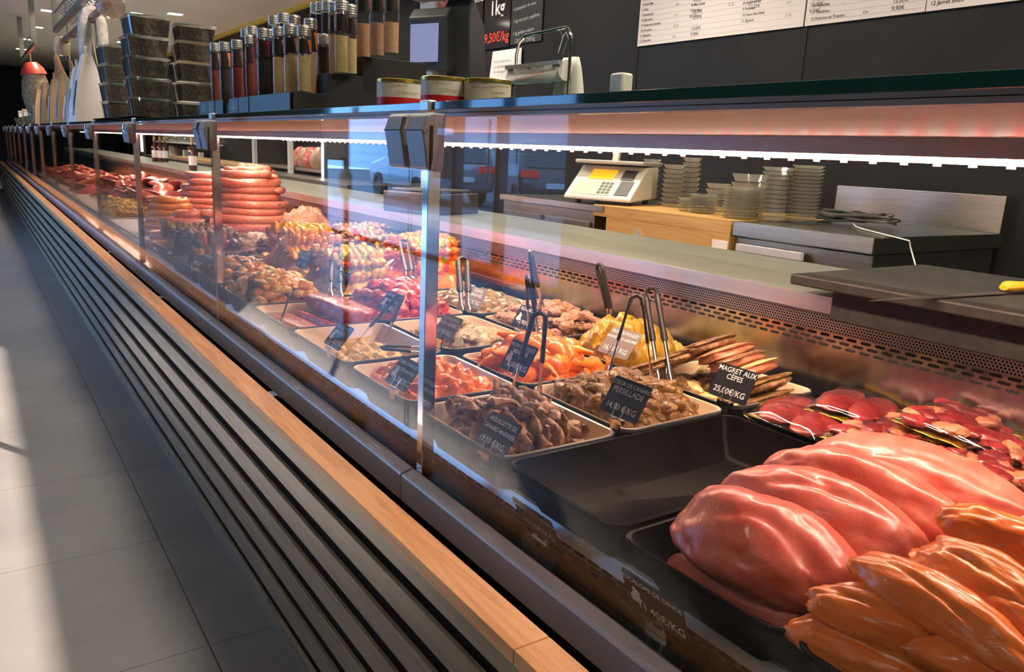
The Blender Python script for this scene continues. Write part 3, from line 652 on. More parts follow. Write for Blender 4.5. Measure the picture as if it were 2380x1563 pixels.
# ---- skewers
def skewer(mat, pep, label, group, seed):
    rs = random.Random(seed)
    t = thing('meat_skewer', label, 'skewer', (0, 0, 0), 0, group)
    s = MB(); s.tube([(-.115, 0, 0), (.125, 0, 0)], .0017, 6); build('skewer_stick', s, STICK, t)
    x = -.085
    for k in range(7):
        p = pep and k % 3 == 1
        m_ = rs.choice(pep) if p else mat
        o_ = bpy.data.objects.new('pepper_piece' if p else 'meat_cube', piece_mesh('chunk' if not p else 'lump', rs.randrange(5), m_)); COL.objects.link(o_)
        o_.parent = t; o_.location = (x, 0, 0); o_.rotation_euler = (rs.uniform(0, 6), rs.uniform(-.4, .4), 1.57+rs.uniform(-.3, .3)); q = .92 if not p else .85; o_.scale = (q, q*(.80 if not p else .8), q)
        x += .029
    return t
SKP = {}
def skewer_pile(key, mat, pep, label, group, base=.64, h=.08, cols=2, rows=6, yaw=0.1, seed=0, lay=2, bedlabel=None, area=None):
    rs = random.Random(seed+5); x0, x1, y0, y1 = area or TR[key]
    heap_obj('marinated_bed', (x0, x1, y0, y1), .60, h*.85+(base-.64), mat, bedlabel, 'meat', crown=.75, amp=.012, fs=26, seed=seed, inset=.040, ripple=45)
    P_ = [skewer(mat, pep, label, group, seed+q) for q in range(2)]; n = 0
    for L_ in range(lay):
        for j in range(rows-L_):
            v = (j+.5+.5*L_)/rows; y = y0+.03+(y1-y0-.06)*v; cv = 1-(2*v-1)**2
            z = base+h*(.45+.55*sqrt(cv))*(.75+.35*L_)
            loc = ((x0+x1)/2+rs.uniform(-.02, .02), y+rs.uniform(-.01, .01), z+.004); rot = (rs.uniform(0, 6.28), rs.uniform(-.10, .10), yaw+rs.uniform(-.18, .18))
            if n < 2: P_[n].location = loc; P_[n].rotation_euler = rot
            else: dup(P_[n % 2], loc=loc, rot=rot)
            n += 1
skewer_pile('yel', PALEY, [PEPG, PEPR, PEPY], 'pale yellow chicken and pepper skewer behind the tall blue-lit tongs', 'pale yellow chicken skewers', seed=20, h=.13, rows=8, bedlabel='pale yellow chicken heap under its skewers')
skewer_pile('orb', ORG, [PEPG, PEPR], 'orange-red skewer with green pepper at the steel back', 'orange-red pepper skewers', seed=30, h=.17, rows=8, bedlabel='orange-red meat heap under the skewers at the steel back')
skewer_pile('b2a', GOLD, [PEPY, PEPY], 'golden yellow skewer in the middle of the counter', 'golden yellow skewers', seed=40, h=.16, rows=8, base=.645, bedlabel='golden meat heap under its skewers')
skewer_pile('c7', BRN, [PEPR, GOLD], 'brown meat and tomato skewer in front of the pink sausages', 'brown meat and tomato skewers', seed=50, h=.12, rows=9, bedlabel='brown meat heap under the skewers before the sausages')
skewer_pile('c8', BRN, [PEPY, PEPG], 'dark brown skewer at the left end of the skewers', 'dark brown skewers', seed=60, h=.10, rows=6, bedlabel='brown meat heap at the left end of the skewers')
skewer_pile('pat', GREYB, [PEPR, PEPY], 'reddish brown skewer beside the golden ones near the steel back', 'reddish brown skewers', seed=70, h=.15, rows=8, bedlabel='reddish brown meat heap near the steel back')

# ---- turkey, chicken, duck
def lobe(name, mat, c, s, rot, label, cat, group=None, seed=0, amp=.10, fs=1.1, flatb=.45, bend=0., pinch=.2, sub=5, folds=()):
    mb = blob_mb(s[0], s[1], s[2], amp, fs, seed, sub, bend, flatb, pinch, 4)
    for v in mb.bm.verts:                       # creases run along the muscle
        for (off, wd, dp, sl) in folds:
            d = (v.co.y/s[1]-off-sl*v.co.x/s[0]+.35*noise.noise(v.co*9)); v.co.z -= .38*dp*math.exp(-(d/wd)**2)*(1 if v.co.z > 0 else 0)
    o_ = build(name, mb, mat, loc=c, ang=180); o_.rotation_euler = rot; return tag(o_, label, cat, group)
TB = 'turkey breast'
lobe('turkey_breast', TURK, (.862, .592, .657), (.130, .104, .088), (.02, .14, radians(-68)), 'pink turkey breast nearest the glass, biggest and in front of the others', TB, seed=1, folds=((.45, .10, .014, .3), (-.5, .13, .016, -.2), (.05, .05, .004, .5)), bend=.010, pinch=.15)
lobe('turkey_breast', TURK, (.985, .590, .675), (.150, .088, .082), (.0, .10, radians(-72)), 'pink turkey breast second from the glass, torn at its near end', TB, seed=2, folds=((.35, .08, .012, .2), (-.4, .10, .010, .1)), bend=.012)
lobe('turkey_breast', TURK, (1.085, .590, .690), (.150, .075, .078), (.0, .08, radians(-76)), 'pink turkey breast with pale seam, third from the glass', TB, seed=3, folds=((.2, .06, .010, -.3),), bend=.012)
lobe('turkey_breast', TURK, (1.205, .575, .705), (.165, .105, .070), (-.10, .05, radians(-66)), 'smooth flat salmon turkey breast lying topmost at the back', TB, seed=4, folds=((-.55, .10, .008, .2),), bend=.016, pinch=.3)
lobe('turkey_breast', TURK, (.812, .598, .612), (.115, .038, .030), (0, 0, radians(-84)), 'pale pink turkey strip tucked low beside the rim of the black tray', TB, seed=5, bend=.004)
lobe('turkey_breast', TURK, (1.17, .520, .640), (.10, .12, .055), (0, 0, .3), 'pink turkey end piece low under the topmost breast', TB, seed=6)
def cz(px, py, z): return tuple(at(px, py, 2, z))
CH = [(cz(2055, 1560, .650), (.108, .040, .038), -70, 'orange chicken breast at the very left corner of its tray'),
      (cz(2085, 1475, .685), (.110, .042, .038), -72, 'orange chicken breast overlapping the corner one'),
      (cz(2090, 1370, .690), (.060, .030, .030), -95, 'small orange chicken breast end with pale fat beside the turkey'),
      (cz(2185, 1430, .715), (.112, .050, .042), -98, 'largest orange chicken breast lying in the middle of the heap'),
      (cz(2310, 1375, .728), (.100, .046, .040), -98, 'orange chicken breast just behind the largest one'),
      (cz(2385, 1285, .725), (.110, .055, .045), -80, 'orange chicken breast at the right edge under the turkey tip'),
      (cz(2300, 1560, .690), (.080, .040, .036), -60, 'orange chicken breast at the bottom edge of the picture'),
      (cz(2400, 1460, .715), (.090, .045, .038), -85, 'orange chicken breast in the lower right corner of the picture')]
for i, (c_, s_, yw, lb) in enumerate(CH):
    lobe('chicken_breast', CHICK, c_, s_, (random.uniform(-.1, .1), .05, radians(yw)), lb, 'chicken breast', seed=20+i, amp=.16, folds=((.1, .07, .008, .15), (-.5, .08, .007, 0)), bend=.010, pinch=.15, sub=5)
lobe('chicken_fat', meat('chicken_fat', (.80, .38, .12), (.86, .50, .22), (.9, .65, .35), 40, .3, .5), cz(2030, 1392, .70), (.030, .022, .018), (0, 0, .4), 'small lump of orange fat on the chicken next to the turkey', 'fat', seed=40, amp=.3, fs=2.2, sub=4)
# sliced duck breast in the third column
def duck_slice(i, x, y, z, yaw, tilt, roll, raw, label, L=.086, W=.066):
    t = thing('duck_breast', label, 'duck breast', (x, y, z), 0, None, rot=(roll, tilt, yaw))
    mb = blob_mb(L, W, .021, .14, 1.3, 80+i, 4, .22, .2, .2); build('flesh', mb, DUCKF if raw else GREYB, t, ang=180)
    mb = blob_mb(L*1.02, W*1.05, .0085, .16, 1.6, 90+i, 4, .50, 0, .2)
    for v in mb.bm.verts: v.co.z += .0125
    build('skin', mb, BRN if not raw else [DUCKF, GREYB, DFAT][i % 3], t, ang=180)
DS = [('herb crusted duck breast leaning at the left of its heap', 1.43, 1.345, .675, 0), ('duck breast with brown herb skin, second from the left of its heap', 1.49, 1.315, .70, 0),
      ('duck breast with yellowish fat edge on the crest of the heap', 1.54, 1.27, .735, 0), ('pinkish sliced duck breast in the middle of the fanned heap', 1.545, 1.225, .725, 1),
      ('pink sliced duck breast right of the middle in the fanned heap', 1.55, 1.19, .712, 1), ('pink duck breast with white fat rim, last pink one of the fan', 1.56, 1.155, .70, 1),
      ('brown herb duck breast at the right end of the fan', 1.56, 1.11, .675, 0), ('brown herb duck breast lowest at the right end of the heap', 1.54, 1.085, .645, 0)]
for i, (lb, x, y, z, raw) in enumerate(DS):
    duck_slice(i, x-.04, y, z, radians(12), .05, radians(-27), raw and False or 0, lb) if not raw else duck_slice(i, x-.04, y, z, radians(12), .05, radians(-27), 1, lb)
pile('mag', 'lump', 'mushroom_duck_piece', [BRN, DFAT], 'small brown duck piece at the foot of the fanned duck breasts', 'meat', 'small brown duck pieces', h=.05, base=.60, seed=15, gap=1.0, lay=2, sc=1.2, bed=(BRN, 'brown mushroom marinade under the duck breasts', 'sauce'))
# vacuum packs
GOLDF = varied('gold_foil', [(0.4, (.75, .42, .04)), (0.7, (.95, .68, .12))], 8, .25, .85, .6, .006)
FILM = glassy('shrink_film', (.98, .98, .98), .04, 1.5, .0)
def vacpack(loc, yaw, tilt, size, kind, label, seed):
    t = thing('vacuum_pack', label, 'vacuum pack', loc, 0, None, rot=(tilt[0], tilt[1], yaw))
    a, b_ = size; rs = random.Random(seed)
    def sheet(mat, name, z, bulge, am):
        mb = MB(); n = 26; G = []
        for i in range(n+1):
            row = []
            for j in range(n+1):
                u = 2*i/n-1; v = 2*j/n-1; e = max(0, (1-u**4)*(1-v**4))
                row.append((u*a/2, v*b_/2, z+bulge*e**.7+am*fbm(Vector((u*2+seed, v*2, 0)), 1.6, 3)))
            G.append(mb._v(row))
        for i in range(n):
            for j in range(n): mb.face([G[i][j], G[i+1][j], G[i+1][j+1], G[i][j+1]])
        ob = build(name, mb, mat, t, ang=180); sm = ob.modifiers.new('thick', 'SOLIDIFY'); sm.thickness = .0008; return ob
    sheet(GOLDF, 'gold_backing', 0, 0, .004)
    if kind == 'breast':
        for k in range(2):
            o_ = build('duck_breast', blob_mb(a*.46, b_*.30, .018, .10, 1.4, seed+k, 4, .1, .4, .15), DUCKR, t, ang=180); o_.location = (0, (k-.5)*b_*.44, .012)
    else:
        for k in range(38):
            o_ = bpy.data.objects.new('giblet', piece_mesh('chunk' if k % 3 else 'heart', rs.randrange(5), DUCKR if k % 4 else DUCKF)); COL.objects.link(o_); o_.parent = t
            o_.location = (rs.uniform(-.42, .42)*a, rs.uniform(-.42, .42)*b_, .012+rs.uniform(0, .008)); o_.rotation_euler = (0, 0, rs.uniform(0, 6)); q = rs.uniform(.7, 1.0); o_.scale = (q, q, q*.7)
    sheet(FILM, 'film', .004, .030, .0025)
vacpack((1.44, .945, .652), radians(8), (.10, -.04), (.21, .17), 'breast', 'gold backed vacuum pack of duck breast at the left end of its tray', 1)
vacpack((1.56, .900, .672), radians(14), (.06, .02), (.22, .15), 'breast', 'gold backed vacuum pack of duck breast lying against the steel back', 2)
vacpack((1.46, .740, .660), radians(-4), (.05, 0), (.23, .20), 'giblets', 'vacuum pack of dark red giblets in the front of the duck tray', 3)
vacpack((1.58, .680, .690), radians(6), (.12, .02), (.22, .20), 'giblets', 'vacuum pack of dark red giblets leaning at the back right', 4)
vacpack((1.48, .560, .668), radians(2), (.05, 0), (.24, .18), 'giblets', 'vacuum pack of giblets beside the white plastic clip', 5)
c = thing('card_holder', 'blank white plastic card clip standing by the giblet packs', 'card holder', at(2340, 1190, 2, .70), 0, None, rot=(radians(0), radians(-35), radians(-10)))
m_ = MB(); m_.loft([rrect(-.022, .022, -.033, .033, .006, z) for z in (0, .003)]); build('plate', m_, plain('white_plastic', (.85, .84, .82), .3), c, bevel=.0005)
m_ = MB()
for s in (-1, 1): m_.tube([(.010, s*.022, .004), (.010, s*.016, .005), (-.006, s*.016, .005), (-.006, s*.022, .004)], .0012, 6)
build('clip_hooks', m_, GRIP, c)
m_ = MB(); m_.box(.018, -.02, -.025, .021, .02, 0); build('stem', m_, PLAS, c, smooth=False)

# ---- sausage coils
def coil(c_, rx, ry, r, turns, mat, label, group, seed, rise=0.0, closed=False, yaw=0):
    rs = random.Random(seed); P = []; R = []; n = int(turns*30)
    for k in range(n):
        a = 2*pi*k/30; q = 1-.85*r*2*(k/30)/min(rx, ry)
        P.append((c_[0]+rx*q*cos(a+yaw)*(1+.07*sin(a*1.5+seed)), c_[1]+ry*q*sin(a+yaw), c_[2]+rise*k/30+.012*noise.noise(Vector((k*.12, seed, 0)))))
        R.append(r*(1+.08*noise.noise(Vector((k*.35, seed*2, 1)))))
    R[0] = R[-1] = r*.35; R[1] = R[-2] = r*.8
    m = MB(); m.tube(P, R, 12); return tag(build('sausage_coil', m, mat, ang=180), label, 'sausage', group)
def stack(cx, cy, rx, ry, n, r, mat, label, group, z0=.585, seed=0, shrink=.012, turns=1.9):
    for i in range(n):
        coil((cx+random.uniform(-.012, .012), cy+random.uniform(-.015, .015), z0+r+i*r*1.72), rx-shrink*i, ry-shrink*i*1.6, r, turns, mat, label, group, seed+i, yaw=random.uniform(0, 6))
m_ = MB(); m_.box(.80, 4.40, .580, 1.66, 6.3, .588); tag(build('display_board', m_, PAPERW, smooth=False), 'pale board lying under the piles of pink sausages', 'board')
stack(1.00, 4.72, .22, .20, 5, .0225, PINKS, 'pink sausage coil low in front, between the posts', 'front pink sausage coils', seed=1, shrink=.022, z0=.588)
stack(1.05, 5.30, .20, .22, 6, .022, ORS, 'orange sausage coil of the low orange stack', 'orange sausage coils', seed=20, shrink=.018, z0=.588)
stack(1.36, 5.70, .24, .30, 9, .024, PINKS, 'pink sausage coil of the tall stack behind the orange ones', 'tall left pink sausage coils', seed=40, shrink=.012, z0=.588)
stack(1.40, 4.85, .25, .26, 9, .024, PINKS, 'pink sausage coil of the tallest stack, right of the bottle', 'tallest pink sausage coils', seed=60, shrink=.007, z0=.588)
for k_, (x_, y_, rx_) in enumerate(((1.36, 4.78, .17), (1.44, 4.92, .13))):
    coil((x_, y_, .588+.0225+9*.0413+.02*k_), rx_, rx_*.9, .022, 1.6, PINKS, ['loose pink sausage loop lying on top of the tallest sausage stack', 'small loose sausage loop topmost at the back of the tallest stack'][k_], None, 90+k_, rise=.02)
# pate with spoon, rolled roasts
heap_obj('pate_heap', (1.36, 1.64, 4.02, 4.36), .60, .245, PATE, 'tall rough heap of brown pate with a spoon stuck in it', 'pate', crown=.7, amp=.022, fs=16, seed=31, inset=.0)
t = thing('serving_spoon', 'steel serving spoon stuck in the brown pate heap', 'spoon', at(640, 478, 0, 1.50), 0)
e_ = at(548, 437, 0, 1.42)-Vector(t.location); m_ = MB(); m_.tube([(0, 0, 0), tuple(e_*.25+Vector((0, 0, .006))), tuple(e_*.6), tuple(e_)], [.004, .0045, .007, .008], 8, flat=.5); build('handle', m_, CHROME, t)
m_ = blob_mb(.032, .022, .006, 0, 1, 0, 3); q = build('bowl', m_, CHROME, t); q.rotation_euler = (0, .5, radians(110)); q.location = -e_.normalized()*.02
for i, (lb, x, y, z) in enumerate((('grey-brown rolled roast in front of the pate heap', 1.28, 3.80, .70), ('grey-brown rolled roast nearer the glass', 1.14, 3.86, .68), ('pinkish brown rolled roast at the steel back', 1.46, 3.86, .72))):
    lobe('rolled_roast', [BRN, GREYB, PATE][i], (x, y, z), (.085, .17, .075), (0, 0, radians(-70+i*10)), lb, 'roast', seed=50+i, amp=.22, fs=2.6, flatb=.2, sub=5)
pile('b2b', 'fillet', 'roast_slice', [BRN, GOLD, GREYB], 'brown meat slice at the foot of the rolled roasts', 'meat', 'brown meat slices by the roasts', h=.08, base=.60, seed=16, gap=1.0, lay=2, bed=(BRN, 'brown marinade under the rolled roasts', 'sauce'))
pile('pat', 'strip', 'shredded_piece', [BRN, GREYB], 'thin brown shred piled by the steel back', 'meat', 'thin brown shreds', h=.15, base=.62, seed=17, gap=1.2, lay=1, area=(1.345, 1.64, 3.05, 3.30))
# farther bays: raw red meat, pale noodles, dark wrapped joints
pile('far1', 'slice', 'raw_beef_cut', [RAWR, DUCKR], 'raw red beef cut in the big pile at the far left', 'beef cut', 'raw red beef cuts', h=.20, base=.60, seed=18, gap=1.6, lay=2, sc=1.7, area=(1.00, 1.62, 6.6, 8.6), bed=(RAWR, 'raw red meat heap at the far left', 'meat'))
pile('far2', 'strip', 'pale_tripe_strip', [PALEY, MUST], 'pale yellow tripe strip left of the orange sausages', 'tripe', 'pale yellow tripe strips', h=.10, base=.58, seed=19, gap=1.1, lay=3, sc=1.6, area=(.80, 1.12, 6.4, 7.1), yaw=0.2)
pile('far3', 'slice', 'raw_veal_cut', [DUCKF, RAWR], 'pink raw veal cut in the farthest bays', 'veal cut', 'pink raw veal cuts', h=.12, base=.58, seed=21, gap=2.4, lay=2, sc=2.0, area=(.85, 1.62, 9.0, 13.5), bed=(DUCKF, 'pink raw meat heap in the farthest bays', 'meat'))
m_ = MB(); m_.box(.80, 6.36, .580, 1.66, 14.0, .588); tag(build('display_board', m_, plain('cream_board', (.6, .5, .4), .5), smooth=False), 'cream board lying under the raw red meat in the far bays', 'board')

# ================================================================== ON THE GLASS SHELF
ZS = 1.2647
def Yat(px, X, py=240): return at(px, py, 0, X).y
def Zat(px, py, X): return at(px, py, 0, X).z
# food cans
for i, (px, yt, X, wd, lb) in enumerate(((931, 186, .80, .052, 'white and red food can at the left of the three cans'), (1031, 180, .80, .046, 'white and red food can in the middle, standing in front of the others'), (1132, 185, .86, .046, 'food can turned to its pale ingredients side, right of the three cans'))):
    Y = Yat(px, X); h = Zat(px, yt, X)-ZS; r = wd
    t = thing('food_can', lb, 'can', (X, Y, ZS))
    m = MB(); m.lathe([(r-.001, .002), (r, .004), (r-.0006, h-.006), (r-.0006, h-.004)], 40); build('body', m, plain('tin', (.6, .6, .58), .25, 1), t)
    m = MB(); m.lathe([(r+.0003, .008), (r+.0003, h*.38)], 40, caps=False); b = build('label_band', m, plain('can_red', (.55, .01, .015), .4) if i < 2 else plain('can_cream', (.62, .56, .42), .5), t)
    m = MB(); m.lathe([(r+.0003, h*.38), (r+.0003, h-.008)], 40, caps=False); build('label', m, plain('can_white', (.72, .66, .58), .45) if i < 2 else plain('can_cream', (.62, .56, .42), .5), t)
    m = MB(); m.lathe([(r+.0012, h-.009), (r+.002, h-.006), (r+.0018, h-.002), (r-.001, h-.001), (r-.003, h-.004), (.001, h-.004)], 40); build('rim', m, plain('gold_rim', (.70, .52, .14), .25, .9), t)
    m = MB(); an = math.atan2(-Y, -X); nx, ny = cos(an), sin(an)
    for q, (s_, z_, off) in enumerate((('TOP QUALITÉ', .72, .35), ('1780 Bourgogne', .50, -.15)) if i < 2 else (('Ingrédients : viande de porc,', .78, .3), ('eau, sel, sucre, épices', .66, .3), ('Valeurs nutritionnelles', .72, -.4), ('Énergie 850 kJ', .5, -.4), ('Protéines 16 g', .36, -.4))):
        a2 = an-off*.9+.1; d_ = Vector((cos(a2), sin(a2), 0)); m.text(s_, .0085 if i < 2 else .0052, d_*(r+.0009)+Vector((0, 0, h*z_)), (-d_.y, d_.x, 0), (0, 0, 1))
    build('lettering', m, plain('olive_ink', (.42, .36, .08), .6) if i < 2 else plain('brown_ink', (.10, .06, .04), .6), t, smooth=False)
# stepped stand with spice tubes
Yc = .75/math.tan(YAW+math.atan((675-1190)/F_PX)); z1 = Zat(675, 213, .75); z2 = Zat(752, 171, .85); z3 = Zat(828, 132, .95)
m = MB(); m.box(.75, Yc, ZS, 1.16, Yc+.62, z1); m.box(.85, Yc, z1, 1.16, Yc+.62, z2); m.box(.955, Yc, z2, 1.16, Yc+.62, z3)
tag(build('stepped_stand', m, plain('stand_black', (.012, .008, .007), .55), smooth=False, bevel=.001), 'black three step stand under the spice tubes on the glass shelf', 'stand')
m = MB(); m.box(.76, Yc+.64, ZS, .95, Yc+1.12, z1-.012); tag(build('spice_stand', m, plain('stand_black', (.012, .008, .007), .55), smooth=False), 'low black stand under the red spice tubes, left of the stepped stand', 'stand')
SIGN = plain('slate_sign', (.10, .14, .15), .4)
for (a, b_, lb, tx) in ((582, 675, 'long blank slate strip on the front of the stepped stand', ''), (557, 579, 'plain slate sign left of the long slate strip', ''), (534, 555, 'slate sign with two chalk columns under the red spice tubes', 'SEL\nPOIVRE'), (502, 519, 'grey blank slate sign at the left end of the spice stand', ''), (483, 500, 'grey slate sign with two chalk lines at the left end', 'ÉPICE\nGRILL'), (466, 482, 'leftmost grey slate sign of the spice stand, chalk figures', '3,90\n4,50')):
    X = .745 if a > 540 else .752; y0 = Yat(b_, X); y1 = Yat(a, X)
    t = thing('slate_sign', lb, 'sign', (X, (y0+y1)/2, ZS)); H_ = z1-ZS-.002
    m = MB(); m.box(-.003, -(y1-y0)/2, 0, 0, (y1-y0)/2, H_); build('plate', m, SIGN, t, smooth=False)
    m = MB(); m.box(0, -(y1-y0)/2+.003, 0, .012, (y1-y0)/2-.003, .004); build('foot', m, GRIP, t, smooth=False)
    if tx: m = MB(); m.text(tx, .016, (-.0032, 0, H_*.62)); build('chalk_lettering', m, CHALK, t, smooth=False)
TUBEG = glassy('tube_glass', (.97, .97, .97), 0, 1.5)
CAP = plain('screw_cap', (.62, .60, .57), .3, .9)
LBK = plain('label_black', (.025, .015, .015), .4)
def spice(px, yt, X, zb, fill, lab, lb, group=None, lev=.80, r=.0195, tri=None, name='spice_tube'):
    Y = Yat(px, X, yt+60); h = max(.10, Zat(px, yt, X)-zb)
    t = thing(name, lb, 'spice tube', (X, Y, zb), math.atan2(-Y, -X), group)
    m = MB(); m.lathe([(r*.9, .0), (r, .004), (r, h-.032), (r*.82, h-.024), (r*.82, h-.006)], 24, caps=True); build('tube', m, TUBEG, t)
    m = MB(); m.lathe([(r*.9, .003), (r*.93, .006), (r*.93, (h-.03)*lev)], 24); build('contents', m, fill, t)
    m = MB(); pr = [(r*.95, h-.028)]
    for k in range(4): pr += [(r*.98, h-.026+k*.006), (r*1.0, h-.024+k*.006), (r*.96, h-.0225+k*.006)]
    pr += [(r*.96, h-.001), (r*.9, h)]; m.lathe(pr, 24); build('screw_cap', m, CAP, t)
    z0 = h*.58; z1_ = h-.036; m = MB()
    m.loft([[((r+.0004)*cos(a), (r+.0004)*sin(a), z) for a in [radians(-105+k*10) for k in range(22)]] for z in (z0, z1_)], False, False, False); build('label', m, LBK, t)
    if tri:
        m = MB(); nn = 6
        A_ = [radians(25+k*10) for k in range(nn)]; R_ = r+.0008
        m.loft([[(R_*cos(a), R_*sin(a), z1_-.001) for a in A_], [(R_*cos(A_[0]+(a-A_[0])*.25+.45), R_*sin(A_[0]+(a-A_[0])*.25+.45), z0+.004) for a in A_]], False, False, False); build('label_flash', m, tri, t)
        m = MB()
        for k in range(3): a = radians(-38-9*k); d_ = Vector((cos(a), sin(a), 0)); m.text('SEL DE GUERANDE'[:14-3*k], .006, d_*(r+.0012)+Vector((0, 0, (z0+z1_)/2)), (0, 0, 1), (d_.y, -d_.x, 0))
        build('lettering', m, CHALK, t, smooth=False)
    return t
SALT = varied('beige_salt', [(0.35, (.60, .42, .20)), (0.6, (.74, .56, .31)), (.75, (.48, .32, .16))], 90, .8)
SALTP = varied('pink_salt', [(0.35, (.62, .34, .20)), (0.6, (.72, .44, .28)), (.75, (.6, .34, .2))], 120, .8)
CHILI = varied('chili_powder', [(0.4, (.16, .025, .015)), (.7, (.24, .05, .025))], 90, .8)
PEPC = varied('peppercorn', [(0.4, (.02, .012, .01)), (.7, (.06, .04, .03))], 160, .7)
GRNY = varied('green_yellow_herbs', [(0.4, (.10, .09, .02)), (.7, (.22, .18, .05))], 90, .8)
TRO = plain('flash_orange', (.72, .22, .05), .5); TRP = plain('flash_plum', (.20, .01, .06), .5); TRR = plain('flash_red', (.60, .04, .04), .5); TRW = plain('flash_brown', (.16, .10, .08), .5)
for a in ((648, 62, .79, z1, SALT, 0, 'beige salt tube with orange label, left of the front three', None, .66, .0185, TRO),
          (675, 57, .775, z1, SALT, 0, 'beige salt tube with orange label, middle of the front three', None, .66, .0195, TRO),
          (707, 60, .790, z1, SALT, 0, 'beige salt tube with orange label, right of the front three', None, .66, .0195, TRO),
          (684, 36, .83, z1, SALT, 0, 'salt tube hidden behind the middle of the front three', None, .66, .019, TRO),
          (722, 44, .835, z1, SALT, 0, 'salt tube hidden behind the right of the front three', None, .66, .019, TRO),
          (659, 30, .835, z1, PEPC, 0, 'dark spice tube half hidden behind the left salt tube', None, .8, .019, TRP),
          (638, 36, .84, z1, PEPC, 0, 'dark spice tube at the back left of the salt tubes', None, .8, .019, TRP),
          (612, 66, .775, z1, PEPC, 0, 'dark peppercorn tube with plum label in front', None, .85, .019, TRP),
          (628, 68, .80, z1, PEPC, 0, 'narrow plum labelled tube beside the dark peppercorn tube', None, .85, .016, TRP),
          (552, 92, .78, z1-.012, CHILI, 0, 'red chili powder tube right of the pair at the left end', None, .8, .019, TRW),
          (523, 97, .78, z1-.012, PEPC, 0, 'speckled peppercorn tube, second from the left end', None, .85, .019, TRO),
          (501, 99, .79, z1-.012, CHILI, 0, 'red chili powder tube at the very left end', None, .8, .018, TRO),
          (572, 66, .84, z1, CHILI, 0, 'plum red spice tube behind, left of the peppercorn tube', None, .75, .017, TRP),
          (587, 60, .84, z1, CHILI, 0, 'plum red spice tube behind, touching the peppercorn tube', None, .75, .018, TRP),
          (580, 82, .80, z1, CHILI, 0, 'short plum red spice tube in front of the two plum ones', None, .75, .014, TRP),
          (734, 78, .89, z2-.0, PEPC, 0, 'small dark spice tube on the middle step, left one', None, .8, .016, TRP),
          (752, 80, .885, z2, PEPC, 0, 'dark spice tube with barcode on the middle step', None, .8, .018, None),
          (735, 8, .935, z2, GRNY, 0, 'green-yellow herb tube at the back left of the middle step', None, .8, .019, None),
          (748, 6, .93, z2, GRNY, 0, 'green-yellow herb tube with silver cap, mid back of the middle step', None, .8, .019, None),
          (763, 2, .925, z2, GRNY, 0, 'tall dark label herb tube at the back of the middle step', None, .5, .020, None),
          (778, 6, .90, z2, SALTP, 0, 'brown spice tube just left of the speckled mushroom tube', None, .66, .018, TRW),
          (794, 2, .885, z2, SALT, 0, 'speckled salt tube with brown label, front of the middle step', None, .62, .0205, TRW),
          (815, 12, .91, z2, SALT, 0, 'salt tube with brown label right of the speckled one', None, .62, .018, TRW),
          (844, -46, .985, z3, SALTP, 0, 'tall pinkish salt tube on the top step, left one', None, .52, .0215, TRR),
          (877, -44, .985, z3, SALTP, 0, 'tall pinkish salt tube on the top step, middle one', None, .52, .0215, TRR),
          (910, -42, .985, z3, SALTP, 0, 'tall pinkish salt tube on the top step, right one', None, .52, .0215, TRW)):
    spice(a[0], a[1], a[2], a[3], a[4], None, a[6], a[7], a[8], a[9], a[10])
# clear boxes of dark crumbs on black plates
CRUMB = varied('dark_crumble', [(0.3, (.012, .006, .003)), (0.5, (.05, .024, .010)), (0.7, (.16, .085, .035))], 30, .6, 0, 1.0, .03)
def crumb_box(x, y, z, w_, l_, h, label, group, yaw=0):
    t = thing('clear_box', label, 'food box', (x, y, z), yaw, group)
    def shell(inset, z0, z1_, taper): return [rrect(-w_/2+a, w_/2-a, -l_/2+a, l_/2-a, .015, zz, 3) for a, zz in ((taper+inset, z0), (inset, z1_))]
    m = MB(); m.loft(shell(0, .001, h-.010, .012)); build('box', m, PLAS, t)
    m = MB(); m.loft(shell(.003, .003, h-.018, .010)); build('contents', m, CRUMB, t)
    m = MB(); m.loft([rrect(-w_/2-.006, w_/2+.006, -l_/2-.006, l_/2+.006, .018, zz, 3) for zz in (h-.010, h-.006)]+[rrect(-w_/2+.008, w_/2-.008, -l_/2+.008, l_/2-.008, .012, h, 3)]); build('lid', m, PLAS, t)
    return t
def plate(x0, x1, y0, y1, lb):
    m = MB(); m.loft([rrect(x0+.02, x1-.02, y0+.02, y1-.02, .02, ZS+.001), rrect(x0-.005, x1, y0-.005, y1, .02, ZS+.014), rrect(x0, x1-.005, y0, y1-.005, .02, ZS+.016), rrect(x0+.025, x1-.025, y0+.025, y1-.025, .02, ZS+.004)])
    tag(build('serving_plate', m, BPLAST), lb, 'plate')
plate(.70, 1.22, 4.40, 4.95, 'black plate under the two taller stacks of clear boxes'); plate(.70, .98, 5.35, 5.95, 'black plate under the left stack of clear boxes')
H_ = .104
for k in range(5):
    q = ['bottom', 'second', 'middle', 'fourth', 'top'][k]
    crumb_box(.815+(.012 if k == 4 else 0), 4.64+.006*k, ZS+.010+k*H_*.99, .20, .22, H_, 'clear box of dark crumbs, %s one of the tallest stack' % q, None, .04*(k-2))
for k in range(5):
    q = ['bottom', 'second', 'middle', 'fourth', 'top'][k]
    if k == 4: hh = .085
    else: hh = H_
    crumb_box(1.06, 4.66, ZS+.010+k*H_*.99, .20, .22, hh, 'clear box of dark crumbs, %s one of the stack beside the spice tubes' % q, None, -.05)
for k in range(4):
    q = ['bottom', 'second', 'third', 'top'][k]
    crumb_box(.825, 5.62+.01*k, ZS+.010+k*.112, .20, .22, .112, 'clear box of dark crumbs, %s one of the left stack by the paper bag' % q, None, .03*k)
